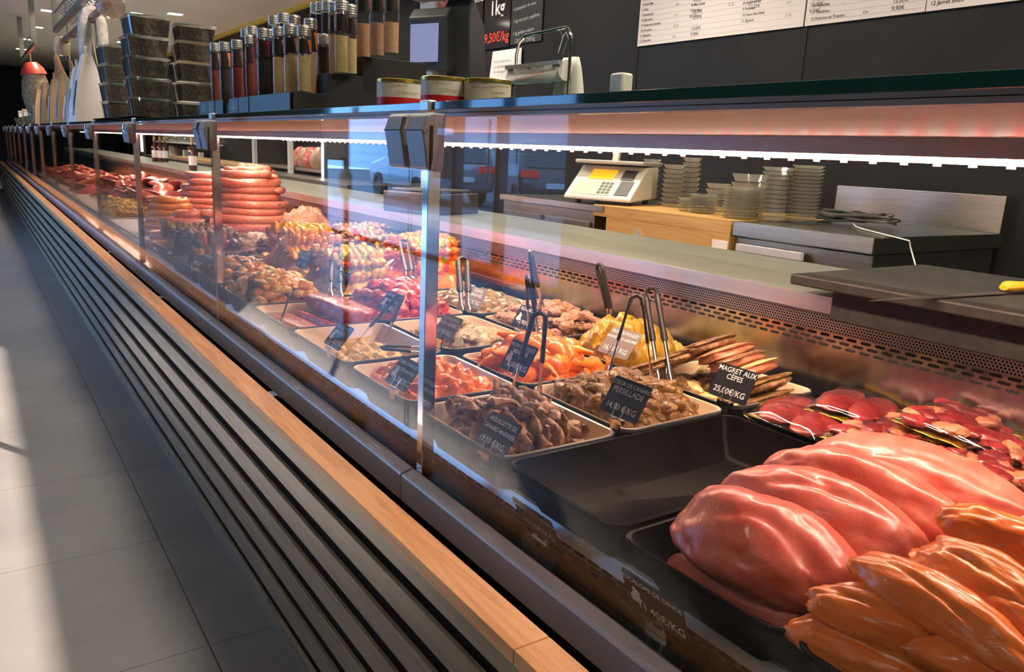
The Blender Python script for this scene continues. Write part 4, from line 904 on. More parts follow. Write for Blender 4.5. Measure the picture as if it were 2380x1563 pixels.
# paper bags
KRAFT = varied('kraft_paper', [(0.4, (.42, .24, .12)), (.7, (.50, .31, .17))], 6, .8)
BAGW = plain('pale_bag', (.72, .60, .52), .7)
def bag(x, y, w_, l_, h, mat, label, band=None, group=None, seed=0):
    t = thing('paper_bag', label, 'paper bag', (x, y, ZS), 0, group); rs = random.Random(seed)
    rings = []
    for k in range(7):
        u = k/6; a = w_/2*(1-.78*u**1.7)+.004; b_ = l_/2*(1-.45*u**2)
        rings.append([(px_*a*(1+.1*noise.noise(Vector((px_*3, py_*3+seed, u*3)))), py_*b_, h*u) for px_, py_ in ((-1, -1), (-1.05, -.5), (-.96, 0), (-1.05, .5), (-1, 1), (0, .88), (1, 1), (1.05, .5), (.96, 0), (1.05, -.5), (1, -1), (0, -.88))])
    m = MB(); m.loft(rings); build('bag', m, mat, t, ang=30)
    m = MB()
    for s in (-1, 1): m.tube([(s*.004, -.03, h-.01), (s*.006, -.022, h+.05), (s*.006, 0, h+.065), (s*.006, .022, h+.05), (s*.004, .03, h-.01)], .003, 6)
    build('handles', m, mat, t)
    if band:
        m = MB(); m.loft([[(-w_/2*(1-.78*u**1.7)-.0095, yy, h*u) for yy in (-.05, .05)] for u in (.1, .3, .5, .62)], False, False, False); build('printed_label', m, band, t)
    return t
BB = plain('label_blue', (.22, .32, .40), .5)
bag(.81, 7.0, .22, .34, .50, BAGW, 'large pale pink paper bag beside the left stack of clear boxes', BB, None, 1)
bag(.80, 7.55, .16, .28, .44, BAGW, 'white paper bag with blue and red label behind the pale pink one', BB, None, 2)
for i, (y, h, lb) in enumerate(((8.2, .38, 'brown kraft bag nearest of the kraft bags, below the ham'), (8.9, .46, 'brown kraft bag with white label, second of the kraft bags'), (9.8, .46, 'brown kraft bag with clear window, third of the kraft bags'), (10.9, .48, 'brown kraft bag with two labels, fourth of the kraft bags'), (12.0, .44, 'brown kraft bag farthest along the shelf'))):
    bag(.82, y, .15, .3, h, KRAFT, lb, BB if i % 2 else PAPERW, None, 5+i)
for i, Y in enumerate((12.6, 13.6, 14.8, 16.2)):
    t = thing('wicker_basket', ['small wicker basket of kraft packets just past the kraft bags', 'second wicker basket along the far shelf', 'third wicker basket along the far shelf', 'farthest wicker basket on the shelf'][i], 'basket', (.84, Y, ZS))
    m = MB(); m.lathe([(.10, 0), (.13, .12), (.135, .125), (.125, .12), (.09, .01)], 20); build('basket', m, varied('wicker', [(.4, (.35, .20, .09)), (.7, (.55, .36, .18))], 50, .7), t)
    m = MB(); m.tube([(0, .13*cos(a), .12+.16*sin(a)) for a in [pi*k/10 for k in range(11)]], .007, 6); build('handle', m, plain('wicker_handle', (.40, .24, .12), .7), t)
    for k in range(3): m = MB(); m.box(-.06, -.09+.06*k, .03, .06, -.04+.06*k, .20+.02*k, Matrix.Rotation(.15*(k-1), 3, 'X')); build('packet', m, [PAPERW, KRAFT, BAGW][k], t, smooth=False)
m = MB(); m.box(-.012, -.016, 0, .012, .016, .055); x_ = thing('white_plug_box', 'small white plastic block standing alone on the shelf edge', 'plastic block', (.90, Yat(1440, .90), ZS)); build('block', m, plain('off_white', (.72, .70, .62), .4), x_, bevel=.004)
m = MB(); m.box(-.006, -.013, .010, -.0125, .013, .045); build('cover', m, plain('off_white', (.72, .70, .62), .4), x_, bevel=.001)

# bag roll dispenser
X = 1.30; y0, y1 = Yat(1318, X), Yat(1195, X); t = thing('bag_dispenser', 'chrome loop stand holding a roll of white printed bags', 'bag dispenser', (X, (y0+y1)/2, ZS))
W_ = (y1-y0)/2; HT = Zat(1250, 74, X)-ZS
pts = [(0, -W_, 0), (0, -W_, HT-.03)]+[(0, -W_+.025-.025*cos(a), HT-.03+.03*sin(a)) for a in (.5, 1.0, 1.57)]+[(0, W_-.04, HT-.004), (0, W_-.012, HT-.02), (0, W_, HT-.05), (0, W_, 0)]
m = MB(); m.tube(pts, .0042, 8); m.tube([(0, -W_, .004), (.09, -W_, .004), (.09, W_, .004), (0, W_, .004)], .004, 8); build('frame', m, CHROME, t)
zr = HT*.56
m = MB(); m.loft([[(r*cos(2*pi*k/24), yy, zr+r*sin(2*pi*k/24)) for k in range(24)] for r, yy in ((.010, -W_+.012), (.026, -W_+.012), (.026, W_-.006), (.010, W_-.006))], True, True); build('bag_roll', m, PAPERW, t)
m = MB(); m.loft([[(-.028, -W_+.010, zr+.012), (-.028, W_-.002, zr+.012)], [(-.036, -W_+.012, zr-.018), (-.034, W_+.004, zr-.02)], [(-.036, -W_+.03, zr-.035), (-.034, W_+.002, zr-.022)]], False, False, False); q = build('loose_bag', m, PAPERW, t); q.modifiers.new('t', 'SOLIDIFY').thickness = .0006
m = MB(); m.box(-.034, -W_+.004, zr+.012, -.020, W_+.004, zr+.022); build('tear_bar', m, plain('grey_bar', (.40, .40, .37), .4, .5), t, smooth=False)
m = MB(); m.text('Boucherie Charcuterie', .014, (-.0385, 0, zr-.015), (0, -1, .12), (0, .12, 1)); build('print', m, REDI, t, smooth=False)
m = MB(); m.tube([(0, -W_+.05, HT-.006), (0, -W_+.036, HT-.02), (0, -W_+.05, HT-.06), (0, -W_+.035, HT-.02), (0, -W_+.02, HT-.012), (0, -W_+.012, HT-.03), (0, -W_+.03, HT-.065)], .0016, 6); build('wire_hook', m, CHROME, t)
for i, (yy, lb) in enumerate(((-W_+.02, 'white plastic bag bunch hanging right on the chrome stand'), (-W_+.055, 'white plastic bag bunch gathered in the middle of the chrome stand'))):
    m = MB(); rings = []
    for k in range(8):
        u = k/7; a = .010+.030*u**.7; rings.append([(.035+a*cos(2*pi*j/16)*(1+.25*sin(5*2*pi*j/16)), yy+a*.9*sin(2*pi*j/16)*(1+.25*cos(4*2*pi*j/16)), HT-.07-u*(HT-.075)) for j in range(16)])
    m.loft(rings); b_ = build('plastic_bag', m, plain('milky_plastic', (.70, .69, .62), .35), loc=(X, (y0+y1)/2, ZS), ang=180); tag(b_, lb, 'plastic bag')

# ================================================================== HANGING RAIL AND HAMS
RX = .90; za = Zat(250, 10, RX); ya = Yat(250, RX, 10); yb = Yat(145, RX, 95)
t = thing('hanging_rail', 'copper coloured hanging rail with glass ball ends above the shelf', 'rail', (RX, ya, za)); m = MB(); m.tube([(0, 0, 0), (0, yb-ya, .02)], .028, 12)
for k in range(5): yy = (yb-ya)*(k+.5)/5; m.tube([(0, yy-.02, 0.002), (0, yy+.02, .002)], .034, 12)
build('rail_bar', m, plain('copper_wood', (.32, .17, .11), .4, .3), t)
for yy in (-.12, yb-ya+.12):
    m = MB(); bmesh.ops.create_icosphere(m.bm, subdivisions=4, radius=.095); q = build('glass_ball', m, glassy('ball_glass', (.80, .70, .60), .0, 1.5, .25, (.6, .5, .42)), t); q.location = (0, yy, -.02)
m = MB()
for yy in (.5, (yb-ya)-.5): m.tube([(0, yy, .02), (0, yy, Z_CEIL-za)], .006, 6)
build('suspension_rod', m, STEELD, t)
HX = .82; zh = Zat(150, 48, HX); yh0, yh1 = Yat(232, HX, -30), Yat(128, HX, 68)
t = thing('hook_rail', 'dark steel hook rail under the ceiling, left of the copper rail', 'hook rail', (HX, yh0, zh)); m = MB(); m.box(-.02, 0, -.02, .02, yh1-yh0, .02); build('rail_bar', m, STEELD, t, smooth=False)
m = MB()
for yy in (.6, yh1-yh0-.1):
    m.box(-.025, yy-.02, .02, .025, yy+.02, Z_CEIL-zh-.01); m.box(-.09, yy-.05, Z_CEIL-zh-.012, .09, yy+.05, Z_CEIL-zh-.001)
build('ceiling_bracket', m, STEELD, t, smooth=False)
for k in range(14):
    m = MB(); m.tube([(-.07, 0, .05), (-.04, 0, .075), (0, 0, .05), (.03, 0, .0), (.06, 0, -.03), (.09, 0, -.02)], .005, 6)
    q = build('meat_hook', m, STEEL, loc=(HX, yh0+.55+k*.14, zh+.02)); tag(q, 'steel meat hook on the dark hook rail under the ceiling', 'hook', 'meat hooks on the rail')
t = thing('hook_rail', 'far steel hook rail with hooks, beyond the hanging net ham', 'hook rail', (.80, 11.5, 2.22)); m = MB(); m.box(-.02, 0, -.02, .02, 3.0, .02); m.box(-.03, .2, 0, .03, .26, .58); m.box(-.03, 2.6, 0, .03, 2.66, .58); build('rail_bar', m, STEELD, t, smooth=False)
for k in range(6):
    m = MB(); m.tube([(-.07, 0, .05), (-.04, 0, .075), (0, 0, .05), (.03, 0, .0), (.06, 0, -.03), (.09, 0, -.02)], .005, 6)
    tag(build('meat_hook', m, STEEL, loc=(.80, 11.8+k*.17, 2.24)), 'steel meat hook on the far hook rail beyond the net ham', 'hook', 'meat hooks on the far rail')
SALA = varied('salami_skin', [(0.4, (.34, .31, .30)), (.7, (.56, .52, .49))], 16, .85, 0, .8, .01)
yy = Yat(215, RX, 60); zt = za; t = thing('salami', 'long grey salami folded over the copper rail, hanging down both sides', 'salami', (RX, yy, zt))
m = MB(); m.tube([(-.06, 0, -.62), (-.065, 0, -.30), (-.06, 0, -.04), (-.035, 0, .04), (0, 0, .06), (.035, 0, .04), (.06, 0, -.04), (.065, 0, -.30), (.06, 0, -.72)], [.015, .044, .046, .042, .038, .042, .046, .044, .015], 14)
for v in m.bm.verts: v.co.y *= 1.0; v.co += Vector((0, 0, 0))
build('casing', m, SALA, t, ang=180)
m = MB(); m.tube([(-.02, 0, .0), (.02, 0, -.4), (.02, 0, -.62)], .004, 6); build('string', m, STICK, t)
HAM = varied('ham_skin', [(0.35, (.20, .085, .03)), (0.55, (.34, .16, .06)), (.75, (.45, .25, .11))], 9, .55, 0, .5, .01)
def ham(x, y, ztop, L_, w_, mat, label, red=None, sx=1.0):
    t = thing('hanging_ham', label, 'ham', (x, y, ztop)); m = MB(); P = []; R = []
    prof = [(.0, .16), (.10, .22), (.22, .34), (.36, .62), (.52, .92), (.66, 1.0), (.80, .92), (.92, .62), (1.0, .15)] if not red else [(.0, .30), (.10, .55), (.22, .80), (.36, .97), (.52, 1.0), (.66, .95), (.80, .75), (.92, .45), (1.0, .15)]
    for u, r_ in prof: P.append((.03*sin(u*4), 0, -L_*u)); R.append(w_*r_)
    m.tube(P, R, 18, flat=.7)
    for v in m.bm.verts: v.co *= 1+.05*fbm(v.co, 7, 3)
    build('meat', m, mat, t, ang=180)
    m = MB(); m.tube([(0, 0, 0), (0, 0, .14), (.02, 0, .2)], .006, 6); build('string', m, STICK, t)
    if red: m = MB(); m.tube([P[0], P[1], P[2]], [R[0]*1.3, R[1]*1.35, R[2]*1.15], 14, flat=.75); build('net_cuff', m, red, t)
    return t
zt = Zat(150, 112, .88); ham(.88, 10.1, zt, .72, .20, HAM, 'brown smoked ham hanging by its shank above the kraft bags')
ham(1.03, 10.3, zt-.03, .60, .15, meat('dark_ham', (.10, .035, .02), (.20, .07, .03), (.3, .14, .07), 12, .5), 'darker ham hanging just behind the brown smoked ham')
NET = varied('net_ham', [(0.4, (.30, .20, .11)), (.7, (.50, .38, .22))], 22, .8, 0, 1.0, .02)
ham(.84, 13.2, Zat(95, 122, .84), .72, .24, NET, 'netted cured joint with red cuff hanging beyond the smoked ham', plain('red_net', (.60, .06, .03), .4))

# ================================================================== STAFF SIDE
BX, BZ = 2.52, .965
def P3(px, py, X=BX): return at(px, py, 0, X)
yl, ym, yr = P3(1290, 470).y, P3(1700, 512).y, P3(2025, 550).y
yb0 = P3(1380, 475).y
t = thing('butcher_block', 'thick oak butcher block table with white corner plate and round inlay', 'butcher block', (BX, ym, 0)); L_ = yb0-ym
BLK = wood('block_oak', [(0.3, (.42, .22, .05)), (0.5, (.52, .30, .09)), (0.7, (.58, .36, .13))], .5)
m = MB(); m.box(0, 0, BZ-.055, .80, L_, BZ); m.box(0.0, 0, BZ-.30, .80, L_-.10, BZ-.055); build('block', m, BLK, t, smooth=False, bevel=.002)
m = MB(); m.box(-.003, .005, BZ-.21, 0, .085, BZ-.085); build('corner_plate', m, PAPERW, t, smooth=False)
m = MB(); m.loft([[(x_, L_*.62+.028*cos(2*pi*k/20), BZ-.115+.028*sin(2*pi*k/20)) for k in range(20)] for x_ in (-.003, .001)]); build('round_inlay', m, plain('grey_inlay', (.42, .38, .33), .5), t)
m = MB(); 
for a, b_ in ((.06, .06), (.70, .06), (.06, L_-.2), (.70, L_-.2)): m.box(a, b_, 0, a+.06, b_+.06, BZ-.30)
build('legs', m, STEELD, t, smooth=False)
t = thing('steel_cabinet', 'grey steel cabinet with two fronts left of the butcher block', 'cabinet', (BX+.02, yb0+.01, 0)); L2 = yl-yb0+.5
m = MB(); m.box(0, 0, 0, .80, L2, BZ-.04); build('body', m, STEELD, t, smooth=False)
m = MB(); m.box(-.03, -.09, BZ-.035, .80, L2, BZ-.005); build('top', m, STEEL, t, smooth=False)
for k in range(2): m = MB(); m.box(-.016, .02+k*L2/2, .10, 0, L2/2-.02+k*L2/2, BZ-.09); build('door', m, STEELD, t, smooth=False, bevel=.004)
t = thing('cooking_range', 'stainless steel range with splashback behind the counter', 'range', (BX, yr, 0)); LR = ym-yr-.01
m = MB(); m.box(.03, .0, .05, .90, LR, BZ-.062); build('body', m, STEEL, t, smooth=False, bevel=.004)
m = MB(); m.box(0, -.012, BZ-.06, .93, LR, BZ); build('top', m, STEEL, t, smooth=False, bevel=.004)
m = MB(); m.box(.90, -.012, BZ, .93, LR+.15, BZ+.15); build('splashback', m, STEEL, t, smooth=False, bevel=.003)
m = MB(); m.box(.012, .02, .30, .03, LR-.02, BZ-.16); build('oven_door', m, plain('oven_black', (.015, .012, .012), .25), t, smooth=False, bevel=.004)
m = MB(); m.box(-.02, LR*.42, BZ-.115, .0, LR*.93, BZ-.085); m.box(0, LR*.5, BZ-.11, .03, LR*.52, BZ-.09); m.box(0, LR*.85, BZ-.11, .03, LR*.87, BZ-.09); build('door_handle', m, ALU, t, smooth=False, bevel=.002)
c_ = at(1980, 516, 2, BZ+.012)
t = thing('twine_bundle', 'tangle of black twine with a loose white string on the range', 'twine', (c_.x, c_.y, BZ)); m = MB(); rs = random.Random(3); P = []
for k in range(150): a = k*.61; P.append(((.06+.03*sin(k*.37))*cos(a), (.15+.05*sin(k*.23))*sin(a), .014+.034*(noise.noise(Vector((k*.31, 0, 0)))+.6)))
m.tube(P, .006, 6); build('black_twine', m, GRIP, t)
e1 = at(2118, 560, 0, BX-.01)-Vector(t.location); e2 = at(2128, 618, 0, BX-.015)-Vector(t.location)
m = MB(); m.tube([(0, .03, .03), (-.08, -.06, .008), (-.16, -.12, .006), (-.24, -.20, .006), tuple(Vector((e1.x-.01, e1.y, .006))), tuple(e1+Vector((0, 0, -.02))), tuple(e2)], .0022, 6); build('white_string', m, CHALK, t)
# price computing scale with orange screen
sc = at(1380, 462, 2, BZ+.02); t = thing('kitchen_scale', 'beige weighing scale with orange lit screen left of the clear boxes', 'scale', (2.70, P3(1420, 462, 2.70).y, BZ-.005), radians(26))
t.scale = (1.12, 1.12, 1.12)
D = .20; m = MB(); m.prism([(-.17, .02), (-.17, .035), (.02, .17), (.16, .175), (.16, .03)], 1, -.16, .16); build('body', m, plain('beige_case', (.62, .59, .53), .45), t, smooth=False, bevel=.008)
sl_ = math.atan2(.135, .19); R_ = Matrix.Rotation(-sl_, 3, 'Y')
def onface(u0, u1, v0, v1, h_, mat, name):
    m = MB(); d_ = Vector((cos(sl_), 0, sin(sl_))); n_ = Vector((-sin(sl_), 0, cos(sl_))); o_ = Vector((-.17, 0, .035)); P = []
    for hh in (0.0005, h_): P.append([tuple(o_+d_*u+Vector((0, v, 0))+n_*hh) for u, v in ((u0, v0), (u1, v0), (u1, v1), (u0, v1))])
    m.loft(P); return build(name, m, mat, t, smooth=False)
onface(.13, .20, -.03, .09, .003, plain('amber_screen', (.9, .4, .02), .3, emit=(1, .36, .02), estr=.9), 'screen')
onface(.13, .20, -.125, -.065, .004, plain('dark_key_panel', (.06, .055, .055), .4), 'key_panel'); onface(.02, .12, -.135, -.075, .004, plain('dark_key_panel', (.06, .055, .055), .4), 'key_panel')
onface(.015, .12, -.05, .13, .002, plain('yellow_keys', (.62, .58, .36), .5), 'keypad')
for a in range(4):
    for b_ in range(3): onface(.025+.022*a, .040+.022*a, -.045+.02*b_, -.030+.02*b_, .004, plain('dark_key', (.1, .1, .12), .5), 'key')
m = MB(); m.box(-.06, -.165, .178, .20, .165, .195); build('weighing_pan', m, plain('pan_grey', (.50, .48, .44), .4, .3), t, smooth=False, bevel=.006)
m = MB(); m.box(-.012, .0, .195, .012, .03, .25, Matrix.Rotation(.3, 3, 'Y')); build('display_arm', m, plain('beige_case', (.62, .59, .53), .45), t, smooth=False, bevel=.004)
m = MB()
for y_ in (-.12, .12): m.lathe([(.014, 0), (.014, .022)], 12, (-.10, y_, 0)); m.lathe([(.014, 0), (.014, .022)], 12, (.12, y_, 0))
build('foot', m, GRIP, t)
# stacks of clear takeaway trays on the block
def ctray_stack(px, py0, py1, wpx, X, label, n, tall=False, seed=0, yaw=0.0):
    c0 = at(px, py0, 2, BZ+.002); Y = P3(px, py0, X).y; d_ = sqrt(X*X+Y*Y); w_ = wpx/F_PX*d_*.86; h = Zat(px, py1, X)-BZ
    t = thing('clear_tray_stack', label, 'tray stack', (X, Y, BZ), yaw)
    for k in range(n):
        z0 = (h-.02)*k/n; m = MB()
        m.loft([rrect(-w_/2+.012, w_/2-.012, -w_/2+.012, w_/2-.012, .012, z0+.001, 3), rrect(-w_/2, w_/2, -w_/2, w_/2, .014, z0+(h-.02)/n*.92, 3), rrect(-w_/2-.004, w_/2+.004, -w_/2-.004, w_/2+.004, .014, z0+(h-.02)/n*.93, 3)])
        build('clear_tray', m, glassy('stack_plastic', (.88, .90, .87), .08, 1.5, .26, (.66, .62, .55)), t)
for a in ((1508, 470, 360, 38, 2.95, 'narrow clear tray stack touching the weighing scale', 9), (1560, 472, 372, 46, 2.90, 'clear tray stack with torn wrap, second from the scale', 9), (1600, 470, 356, 40, 3.02, 'tall clear tray stack behind the low ones, third from the scale', 10),
          (1590, 472, 448, 30, 2.72, 'lowest flat stack of clear trays at the left of the block', 4), (1632, 490, 440, 58, 2.72, 'low stack of ribbed clear trays in the middle of the block', 7), (1665, 480, 415, 50, 2.92, 'low clear box pile behind the ribbed trays', 5),
          (1722, 498, 422, 76, 2.66, 'wide clear tray stack at the front edge of the block', 10), (1738, 470, 392, 70, 2.86, 'clear boxes standing behind the wide front stack', 5),
          (1800, 490, 376, 64, 2.74, 'tall clear tray stack right of the wide front one', 12), (1868, 480, 372, 62, 2.80, 'pinkish tall stack of clear lids at the right of the block', 16)): ctray_stack(*a)
# black chopping boards and knife on the rear worktop
for k, (z0, z1_, xx, yy, lb) in enumerate(((.8845, .908, 1.655, 1.055, 'lower black chopping board hanging over the front of the rear worktop'), (.9085, .934, 1.615, 1.150, 'upper black chopping board with a knife lying on it'))):
    m = MB(); m.box(xx, yy-1.4, z0, xx+.60, yy, z1_)
    if k == 0: m.box(xx-.005, yy-1.4, .835, 1.680, yy, z1_)
    b_ = build('chopping_board', m, varied('black_poly', [(.4, (.018, .017, .016)), (.7, (.032, .030, .028))], 60, .5, 0, .3, .001, spec=.3), smooth=False, bevel=.004); tag(b_, lb, 'chopping board')
p0 = at(2018, 700, 2, .937); p1 = at(2335, 672, 2, .945); d_ = (p1-p0); yw = math.atan2(d_.y, d_.x); LK = d_.length
t = thing('butcher_knife', 'long knife with yellow handle lying on the black chopping board', 'knife', (p0.x, p0.y, .936), yw)
m = MB(); m.loft([[(0, 0, 0), (LK*.3, -.012, 0), (LK, -.014, 0), (LK, .014, 0), (LK*.2, .008, 0)], [(0, 0, .0015), (LK*.3, -.012, .002), (LK, -.014, .002), (LK, .014, .002), (LK*.2, .008, .002)]]); build('blade', m, plain('dark_blade', (.18, .16, .15), .35, .9), t, smooth=False)
m = MB(); m.tube([(LK-.005, 0, .012), (LK+.02, .002, .014), (LK+.06, 0, .014), (LK+.12, -.004, .014), (LK+.14, -.004, .014)], [.010, .020, .016, .018, .012], 12, flat=.6); build('handle', m, plain('yellow_handle', (.85, .45, .02), .4), t)

# customer display scale on the rear worktop
X = 1.86; yy = Yat(1003, X, 100); sy = Yat(967, X, 100)-Yat(1020, X, 100)
t = thing('till_scale', 'black weighing till with small lit screen standing on the rear worktop', 'till scale', (X, yy, .884), radians(24))
zc = Zat(993, 105, X)-.884
m = MB(); m.box(-.025, -.03, 0, .025, .03, zc); build('pole', m, plain('grey_pole', (.40, .42, .42), .4, .3), t, smooth=False, bevel=.004)
m = MB(); m.box(-.14, -.17, .0, .20, .17, .10); m.box(-.10, -.15, .10, .16, .15, .115); build('base', m, plain('till_base', (.05, .04, .04), .5), t, smooth=False, bevel=.01)
m = MB(); m.prism([(-.035, zc-.12), (-.045, zc+.115), (-.01, zc+.16), (.05, zc+.16), (.05, zc-.12)], 1, -.115, .105); build('display_housing', m, plain('till_black', (.028, .03, .032), .4), t, smooth=False, bevel=.006)
m = MB(); m.box(-.050, -.075, zc-.085, -.046, .088, zc+.085, Matrix.Rotation(0.0, 3, 'Y')); q = build('screen', m, plain('screen_blue', (.10, .11, .2), .1, emit=(.32, .36, .62), estr=.55), t, smooth=False)
m = MB(); m.prism([(.05, zc-.15), (.03, zc+.17), (.06, zc+.215), (.16, zc+.10), (.20, zc-.16)], 1, -.19, -.05); build('printer_housing', m, plain('till_black', (.028, .03, .032), .4), t, smooth=False, bevel=.006)
m = MB(); m.box(-.02, -.22, zc+.205, .07, .13, zc+.215); build('top_tray', m, plain('till_top', (.30, .31, .28), .5), t, smooth=False)

# ================================================================== ON THE WALL
WX = X_WALL-.003
def wy(px, py=100): return at(px, py, 0, WX).y
def wz(px, py): return at(px, py, 0, WX).z
def panel(name, px0, px1, py, zb, zt, mat, label, cat, dx=.008):
    y1, y0 = wy(px0, py), wy(px1, py); t = thing(name, label, cat, (WX, (y0+y1)/2, zb))
    m = MB(); m.box(-dx, -(y1-y0)/2, 0, 0, (y1-y0)/2, zt-zb); build('board', m, mat, t, smooth=False); return t, (y1-y0), zt-zb
zb = wz(1487, 108)
ROWS = {0: ['1 Collier', '2 Basses Côtes', '3 Côte', '4 Entrecôte', '5 Faux-filet', '6 Filet', '7 Rumsteck', '8 Gîte noix', '9 Tende de tranche', '10 Tranche', '11 Bavette', '12 Flanchet'],
        1: ['13 Plat de côtes', '14 Poitrine', '15 Macreuse', '16 Paleron', '17 Jumeau', '18 Macreuse', '19 Jarret', '20 Gîte'],
        2: ['3 Côte seconde', '4 Côte première', '5 Filet', '6 Côte filet', '7 Selle', '8 Gigot raccourci', '8 Gigot entier', '9 Poitrine', '10 Haut-de-côtes', '11 Épaule'],
        3: ['7 Côte filet', '8 Quasi', '9 Noix', '10 Flanchet', '11 Tendron', '12 Poitrine et Travers']}
def meat_board(px0, px1, label, cols, first, narrow=None):
    t, W_, H_ = panel('price_board', px0, px1, 60, zb, zb+.62, plain('board_white', (.70, .66, .64), .12), label, 'price board')
    n = 12; rh = .030
    m = MB()
    for k in range(20): m.box(-.0088, -W_/2+.01, .018+k*rh, -.008, W_/2-.01, .0192+k*rh)
    build('ruled_lines', m, plain('rule_pink', (.55, .42, .40), .6), t, smooth=False)
    m = MB(); m2 = MB()
    for ci, (key, yoff) in enumerate(cols):
        rows = ROWS[key]; nr = len(rows)
        for i, s in enumerate(rows):
            z = .022+(nr-1-i)*rh+(0.10 if key == 1 else .035 if key == 2 else 0)
            m.text(s, .021, (-.0090, W_/2-yoff, z), align='LEFT', bold=.01)
            if (i*7+ci) % 3: m2.text(['18,90€', '22,00€', '12,50€', '8,20€', '15,00€', '9,90€'][(i+ci) % 6], .026, (-.0090, W_/2-yoff-.42, z), align='LEFT')
            if (i+ci) % 2: m2.text('O+' if i % 3 else '□ ∆', .020, (-.0090, W_/2-yoff-.28, z), align='LEFT')
    build('printed_names', m, plain('print_dark', (.04, .03, .03), .6), t, smooth=False); build('handwritten_prices', m2, plain('marker_black', (.05, .05, .06), .6), t, smooth=False)
    if first:
        m = MB(); m.box(-.0092, -W_/2+.3, .022+12*rh, -.008, W_/2-.01, .022+12.9*rh); m.box(-.0092, W_/2-.012, .022+13*rh, -.008, W_/2-.01, H_); build('red_header', m, REDI, t, smooth=False)
        m = MB(); m.text('N° Morceaux', .018, (-.0096, W_/2-.03, .027+12*rh), align='LEFT', bold=.01); build('header_lettering', m, CHALK, t, smooth=False)
meat_board(1487, 1868, 'white beef and lamb price board at the left, red header band', [(0, .02), (1, .42), (2, .80)], True)
meat_board(1872, 2148, 'white veal price board in the middle of the wall', [(3, .03)], False)
t, W_, H_ = panel('price_board', 2151, 2440, 30, zb, zb+.62, plain('board_white', (.70, .66, .64), .12), 'white price board at the far right, listing Poitrine and Jarret avant', 'price board')
m = MB(); m.text('11 Poitrine', .024, (-.0090, W_/2-.02, .058), align='LEFT', bold=.01); m.text('12 Jarret avant', .024, (-.0090, W_/2-.02, .022), align='LEFT', bold=.01); build('printed_names', m, plain('print_dark', (.04, .03, .03), .6), t, smooth=False)
# black seams between the wall panels
for px in (1481, 1868):
    m = MB(); y_ = wy(px, 130); m.box(X_WALL-.004, y_-.004, .9, X_WALL-.0005, y_+.004, zb if px > 1500 else 2.6); q = struct('trim_%d' % (2 if px < 1500 else 3), m, HOLE, smooth=False)
def promo(px0, px1, l1, l2, l3, label, zb_, ht):
    t, W_, H_ = panel('promo_panel', px0, px1, 60, zb_, zb_+ht, plain('gloss_black', (.02, .016, .015), .08), label, 'sign', .012)
    m = MB(); m.text(l1, .062*W_/.32, (-.0124, 0, H_*.62), bold=.02); m.text(l2, .13*W_/.32, (-.0124, 0, H_*.40), bold=.02); build('lettering', m, CHALK, t, smooth=False)
    m = MB(); m.text(l3, .085*W_/.32, (-.0124, 0, H_*.08), bold=.015); build('price', m, REDI, t, smooth=False)
zp = wz(1160, 112)
promo(1068, 1124, 'Steack haché', '2kg', '16,00 €', 'glossy black panel offering Steack haché 2kg', zp-.01, .62)
promo(1128, 1188, 'Farce de tomate', '1kg', '9,50€/kg', 'glossy black panel offering Farce de tomate 1kg at 9,50€/kg', zp, .62)
t, W_, H_ = panel('chalk_board', 1190, 1262, 50, wz(1225, 100), wz(1225, 100)+.62, plain('chalk_black', (.022, .026, .024), .6), 'black chalk board with handwritten meat list on the wall', 'chalk board')
m = MB()
for i, s in enumerate(('1 kg gésiers nature', '1 kg roti porc papillote', '6 paupiette de veau', '2kg saucisse', '2kg steack')): m.text(s, .036, (-.0084, W_/2-.03, .065+i*.088), xd=(0, -1, .06), align='LEFT')
m.text('125€ → 35€/kg', .04, (-.0084, W_/2-.06, .01), align='LEFT'); build('handwriting', m, plain('chalk_grey', (.55, .56, .54), .8), t, smooth=False)
t, W_, H_ = panel('meat_poster', 978, 1066, 30, wz(1000, 38), wz(1000, 38)+.5, PAPERW, 'colourful meat poster behind the weighing till', 'poster')
m = MB(); m.box(-.009, -W_/2+.02, .04, -.008, .02, .4); build('meat_picture', m, RAWR, t, smooth=False)
m = MB(); m.box(-.009, .03, .02, -.008, .06, .5); m.box(-.009, -W_/2, .0, -.008, -.02, .03); build('green_band', m, plain('poster_green', (.35, .5, .1), .5), t, smooth=False)
m = MB()
for k in range(6): m.box(-.009, W_/2-.14, .06+.06*k, -.008, W_/2-.03, .068+.06*k)
build('red_lines', m, REDI, t, smooth=False)
m = MB(); m.loft([[(x_, -.02+.07*cos(2*pi*k/20), .33+.07*sin(2*pi*k/20)) for k in range(20)] for x_ in (-.0095, -.0085)]); build('round_stamp', m, plain('stamp_grey', (.2, .2, .2), .5), t)
y1, y0 = wy(1147, 150), wy(1214, 150); t = thing('notice_paper', 'white printed notice sheet with curled edge behind the bag roll stand', 'paper', (WX-.01, (y0+y1)/2, wz(1180, 196)))
W_ = y1-y0; H_ = wz(1180, 116)-wz(1180, 196); m = MB(); m.loft([[(-.03*(1-u)*(v*v), (v-.5)*W_*(1 if v < 1 else 1.0), u*H_) for v in [j/6 for j in range(7)]] for u in [k/5 for k in range(6)]], False, False, False); q = build('sheet', m, PAPERW, t); q.modifiers.new('t', 'SOLIDIFY').thickness = .001
m = MB()
for i, s in enumerate(('Nous recherchons', 'un apprenti boucher', 'Se renseigner en magasin')): m.text(s, .030, (-.035, .12, H_*(.62-.15*i)), align='LEFT')
build('print', m, plain('print_dark', (.04, .03, .03), .6), t, smooth=False)

